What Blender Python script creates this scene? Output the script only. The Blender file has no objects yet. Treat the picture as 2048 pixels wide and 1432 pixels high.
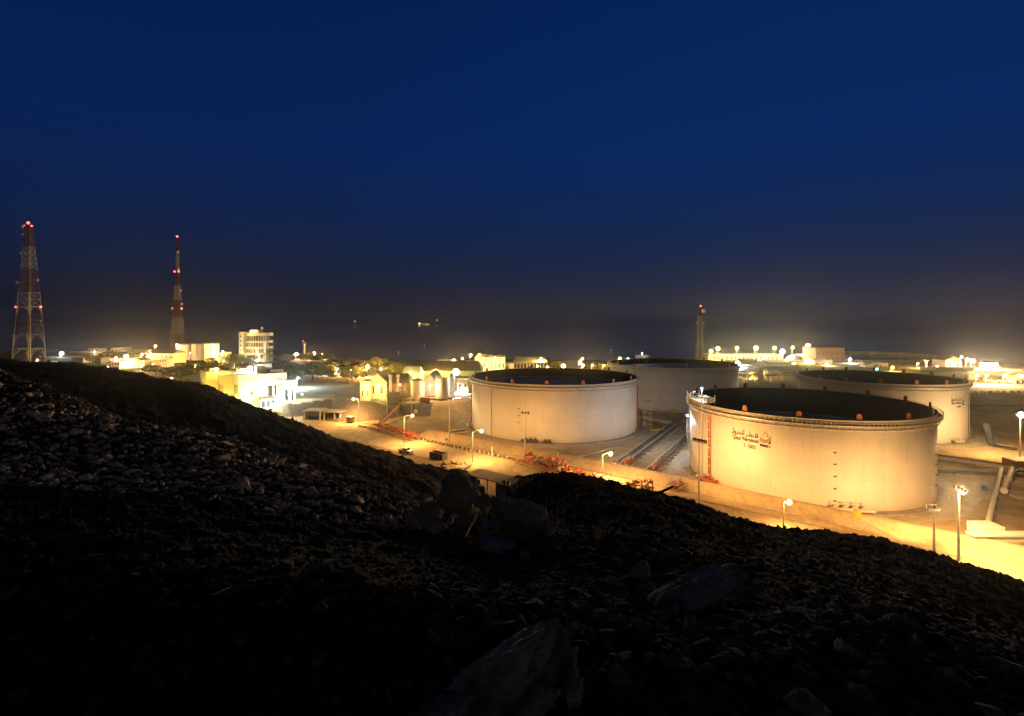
import bpy, math, random
import numpy as np
from mathutils import Vector, Matrix
R_ = math.radians
random.seed(7); rng = np.random.default_rng(7)
scene = bpy.context.scene; col = scene.collection

# ------------------------------------------------------------ camera, sky, exposure
CAMZ, F, CX, HZ = 44.0, 1050.0, 1024.0, 641.0
cd = bpy.data.cameras.new("camera"); cam = bpy.data.objects.new("camera", cd); col.objects.link(cam)
cam.location = (0, 0, CAMZ); cam.rotation_euler = (R_(90), 0, 0)
cd.sensor_width = 36; cd.lens = 36*F/2048; cd.shift_y = (HZ-716)/2048; cd.clip_start = .05; cd.clip_end = 60000
scene.camera = cam
scene.view_settings.view_transform = 'Standard'; scene.view_settings.look = 'None'
scene.view_settings.exposure = 0; scene.view_settings.gamma = 1
scene.cycles.max_bounces = 4; scene.cycles.diffuse_bounces = 2; scene.cycles.glossy_bounces = 2
scene.cycles.sample_clamp_indirect = 3; scene.cycles.use_denoising = True
scene.cycles.caustics_reflective = False; scene.cycles.caustics_refractive = False

def lin(r, g, b):
    f = lambda c: (c/255/12.92 if c/255 <= .04045 else ((c/255+.055)/1.055)**2.4)
    return (f(r), f(g), f(b), 1)

w = bpy.data.worlds.new("World"); scene.world = w; w.use_nodes = True
nt = w.node_tree; nt.nodes.clear()
N = lambda t, **k: (lambda n: ([setattr(n, a, b) for a, b in k.items()], n)[1])(nt.nodes.new(t))
out = N('ShaderNodeOutputWorld'); bg = N('ShaderNodeBackground'); nt.links.new(bg.outputs[0], out.inputs[0])
tc = N('ShaderNodeTexCoord'); sx = N('ShaderNodeSeparateXYZ'); nt.links.new(tc.outputs['Generated'], sx.inputs[0])
def ramp(stops):
    r = N('ShaderNodeValToRGB'); e = r.color_ramp.elements
    for i, (p, c) in enumerate(stops):
        el = e[i] if i < 2 else e.new(p)
        el.position = p; el.color = lin(*c)
    nt.links.new(sx.outputs[2], r.inputs[0]); return r
# colour of the night air by height above the horizon: dull haze low down, deep blue above, darker overhead
left = ramp([(0, (17,20,32)), (.04, (17,23,41)), (.10, (15,29,57)), (.18, (11,32,72)), (.30, (7,34,85)), (.52, (4,30,77)), (.60, (3,16,42)), (.70, (2,7,18))])
right = ramp([(0, (54,49,56)), (.03, (47,47,60)), (.07, (34,41,64)), (.12, (22,38,72)), (.19, (14,39,84)), (.30, (9,40,95)), (.52, (7,35,88)), (.60, (3,17,44)), (.70, (2,7,18))])
mr = N('ShaderNodeMapRange', interpolation_type='SMOOTHSTEP'); mr.inputs[1].default_value = -.62; mr.inputs[2].default_value = .5
nt.links.new(sx.outputs[0], mr.inputs[0])
mx = N('ShaderNodeMix', data_type='RGBA'); nt.links.new(mr.outputs[0], mx.inputs[0])
nt.links.new(left.outputs[0], mx.inputs[6]); nt.links.new(right.outputs[0], mx.inputs[7])
mb_ = N('ShaderNodeMapRange', interpolation_type='SMOOTHSTEP'); mb_.inputs[1].default_value = .05; mb_.inputs[2].default_value = -.6
nt.links.new(sx.outputs[1], mb_.inputs[0])
mx2 = N('ShaderNodeMix', data_type='RGBA'); nt.links.new(mb_.outputs[0], mx2.inputs[0]); nt.links.new(mx.outputs[2], mx2.inputs[6])
back = ramp([(0, (92,83,76)), (.35, (60,55,52)), (.8, (4,8,18))]); nt.links.new(back.outputs[0], mx2.inputs[7])  # warm low glow behind the camera, added as fill for faces turned to it
nt.links.new(mx2.outputs[2], bg.inputs[0]); bg.inputs[1].default_value = 1.0

# ------------------------------------------------------------ helpers
def at(px, py, Y):
    return Vector(((px-CX)/F*Y, Y, CAMZ-(py-HZ)/F*Y))
def G(px, py, z=0.0):
    Y = F*(CAMZ-z)/(py-HZ); return Vector(((px-CX)/F*Y, Y, z))

def mat(name, c, rough=.8, metal=0, noise=0, nscale=1.0, c2=None, bump=0, bscale=10, detail=6, coord='Object', island=0, spec=.3):
    m = bpy.data.materials.new(name); m.use_nodes = True; t = m.node_tree; b = t.nodes['Principled BSDF']
    b.inputs['Roughness'].default_value = rough; b.inputs['Metallic'].default_value = metal
    b.inputs['Specular IOR Level'].default_value = spec
    c = tuple(c)[:3]; b.inputs['Base Color'].default_value = (*c, 1)
    tcn = t.nodes.new('ShaderNodeTexCoord')
    if noise or c2:
        n = t.nodes.new('ShaderNodeTexNoise'); n.inputs['Scale'].default_value = nscale; n.inputs['Detail'].default_value = detail
        t.links.new(tcn.outputs[coord], n.inputs['Vector'])
        r = t.nodes.new('ShaderNodeValToRGB'); r.color_ramp.elements[0].position = .35; r.color_ramp.elements[1].position = .65
        a = c2 if c2 else tuple(x*(1-noise) for x in c)
        r.color_ramp.elements[0].color = (*a[:3], 1); r.color_ramp.elements[1].color = (*c, 1)
        t.links.new(n.outputs[0], r.inputs[0]); last = r.outputs[0]
        if island:
            g = t.nodes.new('ShaderNodeNewGeometry'); mr_ = t.nodes.new('ShaderNodeMapRange')
            mr_.inputs[3].default_value = 1-island; mr_.inputs[4].default_value = 1+island
            t.links.new(g.outputs['Random Per Island'], mr_.inputs[0])
            vm = t.nodes.new('ShaderNodeVectorMath'); vm.operation = 'SCALE'
            t.links.new(last, vm.inputs[0]); t.links.new(mr_.outputs[0], vm.inputs['Scale']); last = vm.outputs[0]
        t.links.new(last, b.inputs['Base Color'])
    if bump:
        n2 = t.nodes.new('ShaderNodeTexNoise'); n2.inputs['Scale'].default_value = bscale; n2.inputs['Detail'].default_value = 8
        t.links.new(tcn.outputs[coord], n2.inputs['Vector'])
        bp = t.nodes.new('ShaderNodeBump'); bp.inputs['Strength'].default_value = bump; bp.inputs['Distance'].default_value = 1/bscale
        t.links.new(n2.outputs[0], bp.inputs['Height']); t.links.new(bp.outputs[0], b.inputs['Normal'])
    return m
def emat(name, c, s):
    m = bpy.data.materials.new(name); m.use_nodes = True; t = m.node_tree; t.nodes.clear()
    o = t.nodes.new('ShaderNodeOutputMaterial'); e = t.nodes.new('ShaderNodeEmission')
    e.inputs[0].default_value = (*c[:3], 1); e.inputs[1].default_value = s; t.links.new(e.outputs[0], o.inputs[0])
    m.cycles.emission_sampling = 'NONE'
    return m
SOD = (1.0, .52, .16); WARM = (1.0, .68, .30); WHITE = (.86, 1.0, .96); GRN = (.2, 1.0, .7); RED = (1, .08, .05); YEL = (1.0, .70, .16)

class MB:
    def __init__(s): s.v = []; s.f = []
    def add(s, v, f):
        o = len(s.v); s.v += [tuple(p) for p in v]; s.f += [tuple(i+o for i in q) for q in f]; return s
    def box(s, x0, y0, z0, x1, y1, z1):
        return s.add([(x0,y0,z0),(x1,y0,z0),(x1,y1,z0),(x0,y1,z0),(x0,y0,z1),(x1,y0,z1),(x1,y1,z1),(x0,y1,z1)],
                     [(0,3,2,1),(4,5,6,7),(0,1,5,4),(1,2,6,5),(2,3,7,6),(3,0,4,7)])
    def bar(s, a, b, w, h=None):
        a = Vector(a); b = Vector(b); h = h or w; d = (b-a)
        if d.length < 1e-6: return s
        d.normalize(); up = Vector((0,0,1)) if abs(d.z) < .9 else Vector((0,1,0))
        x = d.cross(up).normalized()*w/2; y = x.cross(d).normalized()*h/2
        v = [p+q for p in (a, b) for q in (-x-y, x-y, x+y, -x+y)]
        return s.add(v, [(0,1,2,3),(7,6,5,4),(0,4,5,1),(1,5,6,2),(2,6,7,3),(3,7,4,0)])
    def tube(s, pts, r, n=8, cap=True):
        pts = [Vector(p) for p in pts]; rs = r if hasattr(r, '__len__') else [r]*len(pts); o = len(s.v)
        for i, p in enumerate(pts):
            d = (pts[min(i+1, len(pts)-1)]-pts[max(i-1, 0)]).normalized()
            up = Vector((0,0,1)) if abs(d.z) < .95 else Vector((0,1,0))
            x = d.cross(up).normalized(); y = x.cross(d)
            for k in range(n):
                a = 2*math.pi*k/n; s.v.append(tuple(p+x*math.cos(a)*rs[i]+y*math.sin(a)*rs[i]))
        for i in range(len(pts)-1):
            for k in range(n):
                k2 = (k+1) % n; s.f.append((o+i*n+k, o+i*n+k2, o+(i+1)*n+k2, o+(i+1)*n+k))
        if cap:
            s.f.append(tuple(o+k for k in range(n))[::-1]); s.f.append(tuple(o+(len(pts)-1)*n+k for k in range(n)))
        return s
    def lathe(s, prof, n=32, c=(0,0), a0=0, a1=2*math.pi):
        full = abs(a1-a0-2*math.pi) < 1e-6; o = len(s.v); m = n if full else n+1
        for k in range(m):
            a = a0+(a1-a0)*k/n
            for (r, z) in prof: s.v.append((c[0]+r*math.cos(a), c[1]+r*math.sin(a), z))
        L = len(prof)
        for k in range(n):
            k2 = (k+1) % m
            for i in range(L-1): s.f.append((o+k*L+i, o+k2*L+i, o+k2*L+i+1, o+k*L+i+1))
        return s
    def prism(s, poly, z0, z1):
        n = len(poly); s.add([(x,y,z0) for x,y in poly]+[(x,y,z1) for x,y in poly],
              [tuple(range(n))[::-1], tuple(range(n, 2*n))]+[(i,(i+1)%n,n+(i+1)%n,n+i) for i in range(n)]); return s
    def build(s, name, m, parent=None, smooth=False):
        me = bpy.data.meshes.new(name); me.from_pydata(s.v, [], s.f); me.materials.append(m)
        if smooth: me.polygons.foreach_set('use_smooth', [True]*len(me.polygons))
        me.update(); o = bpy.data.objects.new(name, me); col.objects.link(o)
        if parent: o.parent = parent
        return o
def tag(o, label=None, cat=None, group=None, kind=None):
    for k, v in (('label', label), ('category', cat), ('group', group), ('kind', kind)):
        if v: o[k] = v
    return o
def thing(name, label, cat, loc=(0,0,0), rz=0, group=None):
    o = bpy.data.objects.new(name, None); col.objects.link(o); o.location = loc; o.rotation_euler = (0, 0, rz)
    o.empty_display_size = .3
    return tag(o, label, cat, group)
def copy_tree(o, parent=None, **k):
    c = o.copy(); col.objects.link(c); c.parent = parent
    for ch in list(o.children): copy_tree(ch, c)
    return c
def light(parent, loc, power, color, r=.25, spot=None, aim=None, blend=.6):
    d = bpy.data.lights.new('lamp_light', 'SPOT' if spot else 'POINT'); d.energy = power; d.color = color[:3]; d.shadow_soft_size = r
    if spot: d.spot_size = R_(spot); d.spot_blend = blend
    o = bpy.data.objects.new('lamp_light', d); col.objects.link(o); o.parent = parent; o.location = loc
    if aim is not None: o.rotation_euler = (Vector(aim)-Vector(loc)).to_track_quat('-Z', 'Y').to_euler()
    return o

# ------------------------------------------------------------ value noise (numpy) and terrain
_perm = np.random.default_rng(3).random((256, 256))
def vnoise(x, y):
    xi = np.floor(x).astype(int); yi = np.floor(y).astype(int); fx = x-xi; fy = y-yi
    fx = fx*fx*(3-2*fx); fy = fy*fy*(3-2*fy); p = lambda a, b: _perm[a & 255, b & 255]
    return (p(xi,yi)*(1-fx)+p(xi+1,yi)*fx)*(1-fy)+(p(xi,yi+1)*(1-fx)+p(xi+1,yi+1)*fx)*fy
def fbm(x, y, o=4):
    t = 0; a = 1; s = 0
    for i in range(o): t = t+a*(vnoise(x*2**i+17*i, y*2**i+31*i)-.5)*2; s += a; a *= .55
    return t/s
def smooth(x): x = np.clip(x, 0, 1); return x*x*(3-2*x)

cps = []
def C(px, *pts):
    # (Y, 'p', py) seen at pixel row py, or (Y, z)
    for p in pts:
        Y = p[0]; z = CAMZ-(p[2]-HZ)/F*Y if p[1] == 'p' else p[1]
        cps.append(((px-CX)/F*Y, Y, z))
P = 'p'
near = [(1.0, 41.7), (3.1, 41.65)]
C(-700, *near, (6, 41.8), (14, P, 866), (30, P, 742), (60, 38.5), (130, P, 735), (200, 24), (300, 20), (450, 17), (620, 12))
C(-250, *near, (6, 41.8), (14, P, 866), (30, P, 742), (60, 38.3), (130, P, 733), (200, 24), (300, 19), (450, 17), (620, 12))
C(0, *near, (5, 41.6), (8, 41.3), (14, P, 866), (30, P, 744), (60, 38.0), (130, P, 735), (200, 24), (300, 18), (450, 17), (620, 12))
C(130, *near, (27, P, 792), (14, P, 875), (60, 36.5), (130, P, 734), (200, 23), (320, 17), (450, 17), (620, 10))
C(250, *near, (5, 41.6), (8, 41.2), (13, P, 900), (23, P, 846), (40, 36), (110, P, 746), (180, 22), (300, 9), (420, 12), (600, 8))
C(340, (12, P, 930), (21, P, 860), (36, 35.2), (105, P, 765), (170, 19), (260, 8), (350, 8), (420, 12), (600, 8))
C(420, *near, (5, 41.6), (12, P, 935), (20, P, 875), (36, 34.6), (105, P, 776), (170, 17), (240, 5), (330, 5), (430, 9), (600, 6))
C(530, (19, P, 906), (35, 34.0), (105, P, 825), (150, 15), (215, 0), (240, -6), (330, 2), (430, 9), (560, 6))
C(600, *near, (5, 41.6), (10, P, 1010), (17, P, 945), (32, 33.4), (108, P, 849), (150, 12), (205, 0), (250, -8), (400, 2), (480, 10), (600, 3))
C(700, (9, P, 1050), (16, P, 963), (32, 32.2), (113, P, 890), (150, 9), (190, 0), (230, -8), (480, 7), (600, -3))
C(800, *near, (4.5, 41.7), (8, P, 1085), (14, P, 992), (30, 32.6), (60, 25.5), (90, 19.5), (112, P, 914), (140, 7), (160, 0), (200, -10))
C(850, (11, P, 1040), (22, 35), (60, 24.5), (90, 17.6), (110, P, 936), (135, 5), (152, -1), (190, -10))
C(900, (7, P, 1120), (10.5, P, 1035), (18, 36.2), (40, 29), (70, 20.5), (90, 14.6), (108, P, 944), (125, 5), (143, -1), (190, -10))
C(935, (11, P, 1040), (18, 35.6), (40, 27.5), (70, 18.5), (90, 11.5), (105, P, 965), (122, 2), (134, -1), (180, -9))
C(970, *near, (4, 41.75), (6.5, P, 1150), (9.5, P, 1075), (18, 35.4), (35, 29.5), (60, 20), (80, 12), (100, 4), (114, 0), (126, -2), (160, -8))
C(1040, (6.5, P, 1150), (9, P, 1080), (16, 37.3), (30, P, 962), (60, 21), (95, 2), (110, -1), (150, -8))
C(1100, *near, (4, 41.7), (6, P, 1150), (8, P, 1085), (16, 37.6), (30, P, 951), (60, 20), (90, 0), (130, -8))
C(1200, (5, P, 1190), (7, P, 1110), (15, 38.0), (30, P, 966), (60, 18), (85, 0), (130, -8))
C(1300, *near, (3.5, 41.7), (5.5, P, 1185), (10, 40.0), (18, 37.5), (29, P, 990), (60, 16), (82, 0), (130, -8))
C(1400, (5.3, P, 1200), (12, 38.9), (20, 36.6), (28, P, 1014), (60, 14), (80, 0), (130, -8))
C(1530, *near, (3.5, 41.7), (4.8, P, 1225), (10, 39.4), (18, 36.6), (26, P, 1055), (50, 17), (76, 0), (130, -8))
C(1620, (4.6, P, 1230), (10, 39.3), (20, 35.6), (27, P, 1063), (50, 17), (76, 0), (130, -8))
C(1760, *near, (4.4, P, 1230), (8, 39.8), (16, 36.6), (26, P, 1083), (50, 15), (72, 0), (130, -8))
C(1900, (3.6, P, 1330), (8, 39.3), (16, 36.0), (24, P, 1124), (50, 13), (70, 0), (130, -8))
C(2048, *near, (3.1, P, 1410), (8, 38.9), (15, 35.6), (22, P, 1167), (50, 10), (66, 0), (130, -8))
C(2400, *near, (3.1, P, 1450), (8, 38.3), (15, 34.0), (22, P, 1260), (50, 7), (60, 0), (130, -8))
C(3000, *near, (3.1, P, 1500), (8, 37.8), (15, 33.0), (22, P, 1300), (50, 6), (60, 0), (130, -8))
for px in (850, 1100, 1400, 1800, 2300, 3000): C(px, (260, -9), (450, -9), (620, -9))
_c = np.array(cps)
def _uv(x, y): r = np.maximum(np.hypot(x, y), .6); return np.clip(np.arctan2(x, y), -1.05, 1.1)*2.2, np.log(r)
_cu, _cv = _uv(_c[:,0], _c[:,1]); _n = len(_c)
def _k(d2): return np.where(d2 > 1e-12, d2*np.log(d2+1e-12), 0)
_A = np.zeros((_n+3, _n+3)); _A[:_n,:_n] = _k((_cu[:,None]-_cu)**2+(_cv[:,None]-_cv)**2)+np.eye(_n)*.002
_A[:_n,_n] = _A[_n,:_n] = 1; _A[:_n,_n+1] = _A[_n+1,:_n] = _cu; _A[:_n,_n+2] = _A[_n+2,:_n] = _cv
_w = np.linalg.solve(_A, np.r_[_c[:,2], 0, 0, 0])
def natural(x, y):
    sh = x.shape; u, v = _uv(x.ravel(), y.ravel()); out = np.zeros(len(u))
    for i in range(0, len(u), 20000):
        a, b = u[i:i+20000], v[i:i+20000]
        out[i:i+20000] = _k((a[:,None]-_cu)**2+(b[:,None]-_cv)**2)@_w[:_n]+_w[_n]+_w[_n+1]*a+_w[_n+2]*b
    return out.reshape(sh)
def polydist(x, y, poly):
    # signed distance, positive inside
    d = np.full(x.shape, 1e9); ins = np.zeros(x.shape, bool); n = len(poly)
    for i in range(n):
        (ax, ay), (bx, by) = poly[i], poly[(i+1) % n]; ex, ey = bx-ax, by-ay
        t = np.clip(((x-ax)*ex+(y-ay)*ey)/(ex*ex+ey*ey), 0, 1); d = np.minimum(d, np.hypot(x-ax-t*ex, y-ay-t*ey))
        c = ((ay > y) != (by > y)) & (x < (bx-ax)*(y-ay)/(by-ay+1e-12)+ax); ins ^= c
    return np.where(ins, d, -d)
TERR = 5.0
terrace_l = [(-200, 246), (-104, 246), (-90, 262), (-66, 262), (-50, 246), (-36, 252), (-18, 262), (-6, 274), (4, 300), (10, 340), (0, 420), (-300, 420)]
terrace_r = [(215, 290), (250, 290), (420, 280), (420, 520), (215, 520)]
mound = (-74, 250)
def height(x, y, detail=True):
    x = np.asarray(x, float); y = np.asarray(y, float)
    nz = natural(x, y); r = np.hypot(x, y)
    if detail:
        amp = np.clip(r*.012, .03, .9); f = 1/np.clip(r*.09, .4, 9)
        lr = np.log(np.maximum(r, .6)); th = np.arctan2(x, y)
        n1 = fbm(th*26, lr*26); n2 = fbm(th*90+5, lr*90); n3 = fbm(th*260+9, lr*260, 3)
        far = np.clip((r-32)/25, 0, 1)
        nz = nz+n1*amp*(.8+far*.5)+(np.abs(n2)-.25)*amp*(.75-.25*far)+(np.abs(n3)-.25)*amp*(.34-.2*far)
    pad = TERR*smooth((polydist(x, y, terrace_l)+9)/9)
    pad = np.maximum(pad, 5*smooth((polydist(x, y, terrace_r)+26)/26))
    z = np.maximum(nz, pad)
    coast = 575+40*fbm(th_ := np.arctan2(x, y)*5+3, th_*0+2)
    coast = coast + np.where(x < -120, np.clip((-120-x)*.25, 0, 60), 0)
    return z-(z+14)*smooth((y-coast)/26)
nr = 680
th = np.concatenate([np.linspace(R_(-108), R_(-48), 70)[:-1], np.linspace(R_(-48), R_(48), 1000), np.linspace(R_(48), R_(112), 70)[1:]]); na = len(th)
# more columns inside the view
rr = np.exp(np.linspace(math.log(.7), math.log(720), nr))
T, RR = np.meshgrid(th, rr); X = RR*np.sin(T); Y = RR*np.cos(T); Z = height(X, Y)
verts = np.stack([X, Y, Z], -1).reshape(-1, 3)
verts = np.vstack([verts, [[0, 0, 41.8]]])
i = np.arange(nr-1)[:,None]*na+np.arange(na-1)[None]
faces = np.stack([i, i+1, i+na+1, i+na], -1).reshape(-1, 4)[:, ::-1]
def npmesh(name, verts, faces, m, smooth_=True, parent=None):
    me = bpy.data.meshes.new(name); k = faces.shape[1]
    me.vertices.add(len(verts)); me.vertices.foreach_set('co', verts.astype(np.float32).ravel())
    me.loops.add(faces.size); me.loops.foreach_set('vertex_index', faces.astype(np.int32).ravel())
    me.polygons.add(len(faces)); me.polygons.foreach_set('loop_start', np.arange(len(faces), dtype=np.int32)*k)
    me.polygons.foreach_set('loop_total', np.full(len(faces), k, dtype=np.int32))
    me.polygons.foreach_set('use_smooth', np.full(len(faces), smooth_))
    me.materials.append(m); me.update(calc_edges=True); me.validate()
    o = bpy.data.objects.new(name, me); col.objects.link(o)
    if parent: o.parent = parent
    return o
m_ground = mat('sandy_ground', (.50,.36,.18), .95, c2=(.36,.255,.125), nscale=.09, detail=10, bump=.5, bscale=1.3)
def stain(m, sc=.35, lo=.55, stretch=(1,1,1)):
    # broad worn and stained patches, plus faint tracks, in the surface itself
    t = m.node_tree; b = t.nodes['Principled BSDF']; src = b.inputs['Base Color'].links[0].from_socket
    g = t.nodes.new('ShaderNodeNewGeometry'); mp = t.nodes.new('ShaderNodeMapping'); mp.inputs['Scale'].default_value = stretch; mp.inputs['Rotation'].default_value = (0, 0, .69)
    t.links.new(g.outputs['Position'], mp.inputs[0]); last = src
    for k, (s_, l_, h_) in enumerate(((sc, lo, 1.0), (sc*7, .82, 1.06))):
        n = t.nodes.new('ShaderNodeTexNoise'); n.inputs['Scale'].default_value = s_; n.inputs['Detail'].default_value = 9; n.inputs['Distortion'].default_value = .8; t.links.new(mp.outputs[0], n.inputs['Vector'])
        r = t.nodes.new('ShaderNodeMapRange'); r.inputs[1].default_value = .36; r.inputs[2].default_value = .6; r.inputs[3].default_value = l_; r.inputs[4].default_value = h_; t.links.new(n.outputs[0], r.inputs[0])
        v = t.nodes.new('ShaderNodeVectorMath'); v.operation = 'SCALE'; t.links.new(last, v.inputs[0]); t.links.new(r.outputs[0], v.inputs['Scale']); last = v.outputs[0]
    t.links.new(last, b.inputs['Base Color'])
stain(m_ground, .12, .75)
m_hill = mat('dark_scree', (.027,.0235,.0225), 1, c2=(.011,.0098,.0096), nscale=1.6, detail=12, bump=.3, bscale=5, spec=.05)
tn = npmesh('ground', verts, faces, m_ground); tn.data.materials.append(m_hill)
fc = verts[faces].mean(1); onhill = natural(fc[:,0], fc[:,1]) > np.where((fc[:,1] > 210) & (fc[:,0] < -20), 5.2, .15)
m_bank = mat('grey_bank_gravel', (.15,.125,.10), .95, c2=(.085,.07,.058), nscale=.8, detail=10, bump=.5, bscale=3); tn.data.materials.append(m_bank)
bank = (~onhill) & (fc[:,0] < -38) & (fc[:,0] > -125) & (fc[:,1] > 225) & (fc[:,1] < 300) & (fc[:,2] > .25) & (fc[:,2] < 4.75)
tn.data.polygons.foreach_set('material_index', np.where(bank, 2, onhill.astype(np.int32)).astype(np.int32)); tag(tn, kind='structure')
def hgt(x, y): return float(height(np.array([x]), np.array([y]))[0])

# sea: a sheet out to the horizon
m_sea = bpy.data.materials.new('sea_water'); m_sea.use_nodes = True; t = m_sea.node_tree; b = t.nodes['Principled BSDF']
b.inputs['Base Color'].default_value = (.004,.006,.010,1); b.inputs['Roughness'].default_value = .1
n1 = t.nodes.new('ShaderNodeTexNoise'); n1.inputs['Scale'].default_value = .12; n1.inputs['Detail'].default_value = 6
g1 = t.nodes.new('ShaderNodeNewGeometry'); t.links.new(g1.outputs['Position'], n1.inputs['Vector'])
bp = t.nodes.new('ShaderNodeBump'); bp.inputs['Strength'].default_value = .06; bp.inputs['Distance'].default_value = 1.2
t.links.new(n1.outputs[0], bp.inputs['Height']); t.links.new(bp.outputs[0], b.inputs['Normal'])
SEA = -4.0
ms = MB(); ms.add([(-60000, 300, SEA), (60000, 300, SEA), (60000, 50000, SEA), (-60000, 50000, SEA)], [(0,1,2,3)])
tag(ms.build('sea', m_sea), kind='structure')
# ------------------------------------------------------------ materials
m_tank = mat('tank_paint', (.70,.635,.56), .5, noise=.10, nscale=.12, detail=4)
_t = m_tank.node_tree; _b = _t.nodes['Principled BSDF']
# plate courses and seams as slight changes of the paint itself
_tc = _t.nodes.new('ShaderNodeTexCoord'); _sp = _t.nodes.new('ShaderNodeSeparateXYZ'); _t.links.new(_tc.outputs['Object'], _sp.inputs[0])
_at = _t.nodes.new('ShaderNodeMath'); _at.operation = 'ARCTAN2'; _t.links.new(_sp.outputs[1], _at.inputs[0]); _t.links.new(_sp.outputs[0], _at.inputs[1])
_mu = _t.nodes.new('ShaderNodeMath'); _mu.operation = 'MULTIPLY'; _mu.inputs[1].default_value = 30; _t.links.new(_at.outputs[0], _mu.inputs[0])
_cb = _t.nodes.new('ShaderNodeCombineXYZ'); _t.links.new(_mu.outputs[0], _cb.inputs[0]); _t.links.new(_sp.outputs[2], _cb.inputs[1])
_br = _t.nodes.new('ShaderNodeTexBrick'); _br.inputs['Scale'].default_value = 1; _br.inputs['Brick Width'].default_value = 9; _br.inputs['Row Height'].default_value = 2.4
_br.inputs['Mortar Size'].default_value = .03; _br.inputs['Color1'].default_value = (1,1,1,1); _br.inputs['Color2'].default_value = (.95,.95,.95,1); _br.inputs['Mortar'].default_value = (.80,.78,.76,1)
_t.links.new(_cb.outputs[0], _br.inputs['Vector'])
_ns = _t.nodes.new('ShaderNodeTexNoise'); _mp = _t.nodes.new('ShaderNodeMapping'); _mp.inputs['Scale'].default_value = (1, 1, .06)
_t.links.new(_tc.outputs['Object'], _mp.inputs[0]); _t.links.new(_mp.outputs[0], _ns.inputs['Vector']); _ns.inputs['Scale'].default_value = .8; _ns.inputs['Detail'].default_value = 5
_mr = _t.nodes.new('ShaderNodeMapRange'); _mr.inputs[1].default_value = .3; _mr.inputs[2].default_value = .7; _mr.inputs[3].default_value = .94; _mr.inputs[4].default_value = 1.0
_t.links.new(_ns.outputs[0], _mr.inputs[0])
_v1 = _t.nodes.new('ShaderNodeVectorMath'); _v1.operation = 'MULTIPLY'; _v2 = _t.nodes.new('ShaderNodeVectorMath'); _v2.operation = 'SCALE'
_src = _b.inputs['Base Color'].links[0].from_socket
_t.links.new(_src, _v1.inputs[0]); _t.links.new(_br.outputs['Color'], _v1.inputs[1]); _t.links.new(_v1.outputs[0], _v2.inputs[0]); _t.links.new(_mr.outputs[0], _v2.inputs['Scale'])
# rust runs and dirt: thin vertical streaks, denser towards the foot, and faint patched repaints
_n3 = _t.nodes.new('ShaderNodeTexNoise'); _m3 = _t.nodes.new('ShaderNodeMapping'); _m3.inputs['Scale'].default_value = (1, 1, .03)
_t.links.new(_tc.outputs['Object'], _m3.inputs[0]); _t.links.new(_m3.outputs[0], _n3.inputs['Vector']); _n3.inputs['Scale'].default_value = 2.6; _n3.inputs['Detail'].default_value = 3
_r3 = _t.nodes.new('ShaderNodeMapRange'); _r3.inputs[1].default_value = .60; _r3.inputs[2].default_value = .78; _r3.inputs[3].default_value = 0; _r3.inputs[4].default_value = .38; _t.links.new(_n3.outputs[0], _r3.inputs[0])
_n4 = _t.nodes.new('ShaderNodeTexNoise'); _n4.inputs['Scale'].default_value = .16; _n4.inputs['Detail'].default_value = 5; _t.links.new(_tc.outputs['Object'], _n4.inputs['Vector'])
_r4 = _t.nodes.new('ShaderNodeMapRange'); _r4.inputs[1].default_value = .42; _r4.inputs[2].default_value = .62; _t.links.new(_n4.outputs[0], _r4.inputs[0])
_f3 = _t.nodes.new('ShaderNodeMath'); _f3.operation = 'MULTIPLY'; _t.links.new(_r3.outputs[0], _f3.inputs[0]); _t.links.new(_r4.outputs[0], _f3.inputs[1])
_rz = _t.nodes.new('ShaderNodeMapRange'); _rz.inputs[1].default_value = 2.2; _rz.inputs[2].default_value = .3; _rz.inputs[3].default_value = 0; _rz.inputs[4].default_value = .35; _t.links.new(_sp.outputs[2], _rz.inputs[0])
_mxf = _t.nodes.new('ShaderNodeMath'); _mxf.operation = 'ADD'; _t.links.new(_f3.outputs[0], _mxf.inputs[0]); _t.links.new(_rz.outputs[0], _mxf.inputs[1])
_mm = _t.nodes.new('ShaderNodeMix'); _mm.data_type = 'RGBA'; _mm.inputs[7].default_value = (.30,.19,.11,1); _t.links.new(_mxf.outputs[0], _mm.inputs[0]); _t.links.new(_v2.outputs[0], _mm.inputs[6])
_t.links.new(_mm.outputs[2], _b.inputs['Base Color'])
m_inside = mat('dark_inner_steel', (.035,.028,.022), .8, noise=.4, nscale=.3)  # one dark tone for the inside of the tank shells
m_roof = mat('floating_roof_paint', (.42,.45,.52), .7, noise=.3, nscale=.15)
m_steel = mat('galvanised_steel', (.42,.41,.38), .5, metal=.4, noise=.2, nscale=3)
m_dsteel = mat('dark_steel', (.10,.095,.085), .6, metal=.3, noise=.3, nscale=2)
m_orange = mat('orange_paint', (.36,.12,.06), .6, noise=.2, nscale=1)
m_red = mat('red_paint', (.50,.075,.035), .55, noise=.25, nscale=1)
m_rusty = mat('rusty_pipe', (.24,.16,.10), .8, c2=(.10,.06,.04), nscale=1.5)
m_yel = mat('yellow_paint', (.65,.46,.05), .55, noise=.2, nscale=1)
m_conc = mat('concrete', (.36,.31,.25), .9, noise=.3, nscale=.5, bump=.2, bscale=6)
m_white = mat('white_paint', (.72,.70,.66), .6, noise=.12, nscale=.6)
m_black = mat('black_lettering', (.03,.028,.025), .6)
m_olive = mat('olive_lettering', (.22,.19,.08), .6)
m_pipe = mat('pipe_coating', (.52,.47,.39), .5, noise=.2, nscale=1)
m_mast = mat('mast_paint', (.40,.38,.34), .5, metal=.3)
m_rail = mat('rail_paint', (.55,.50,.40), .6)

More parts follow.
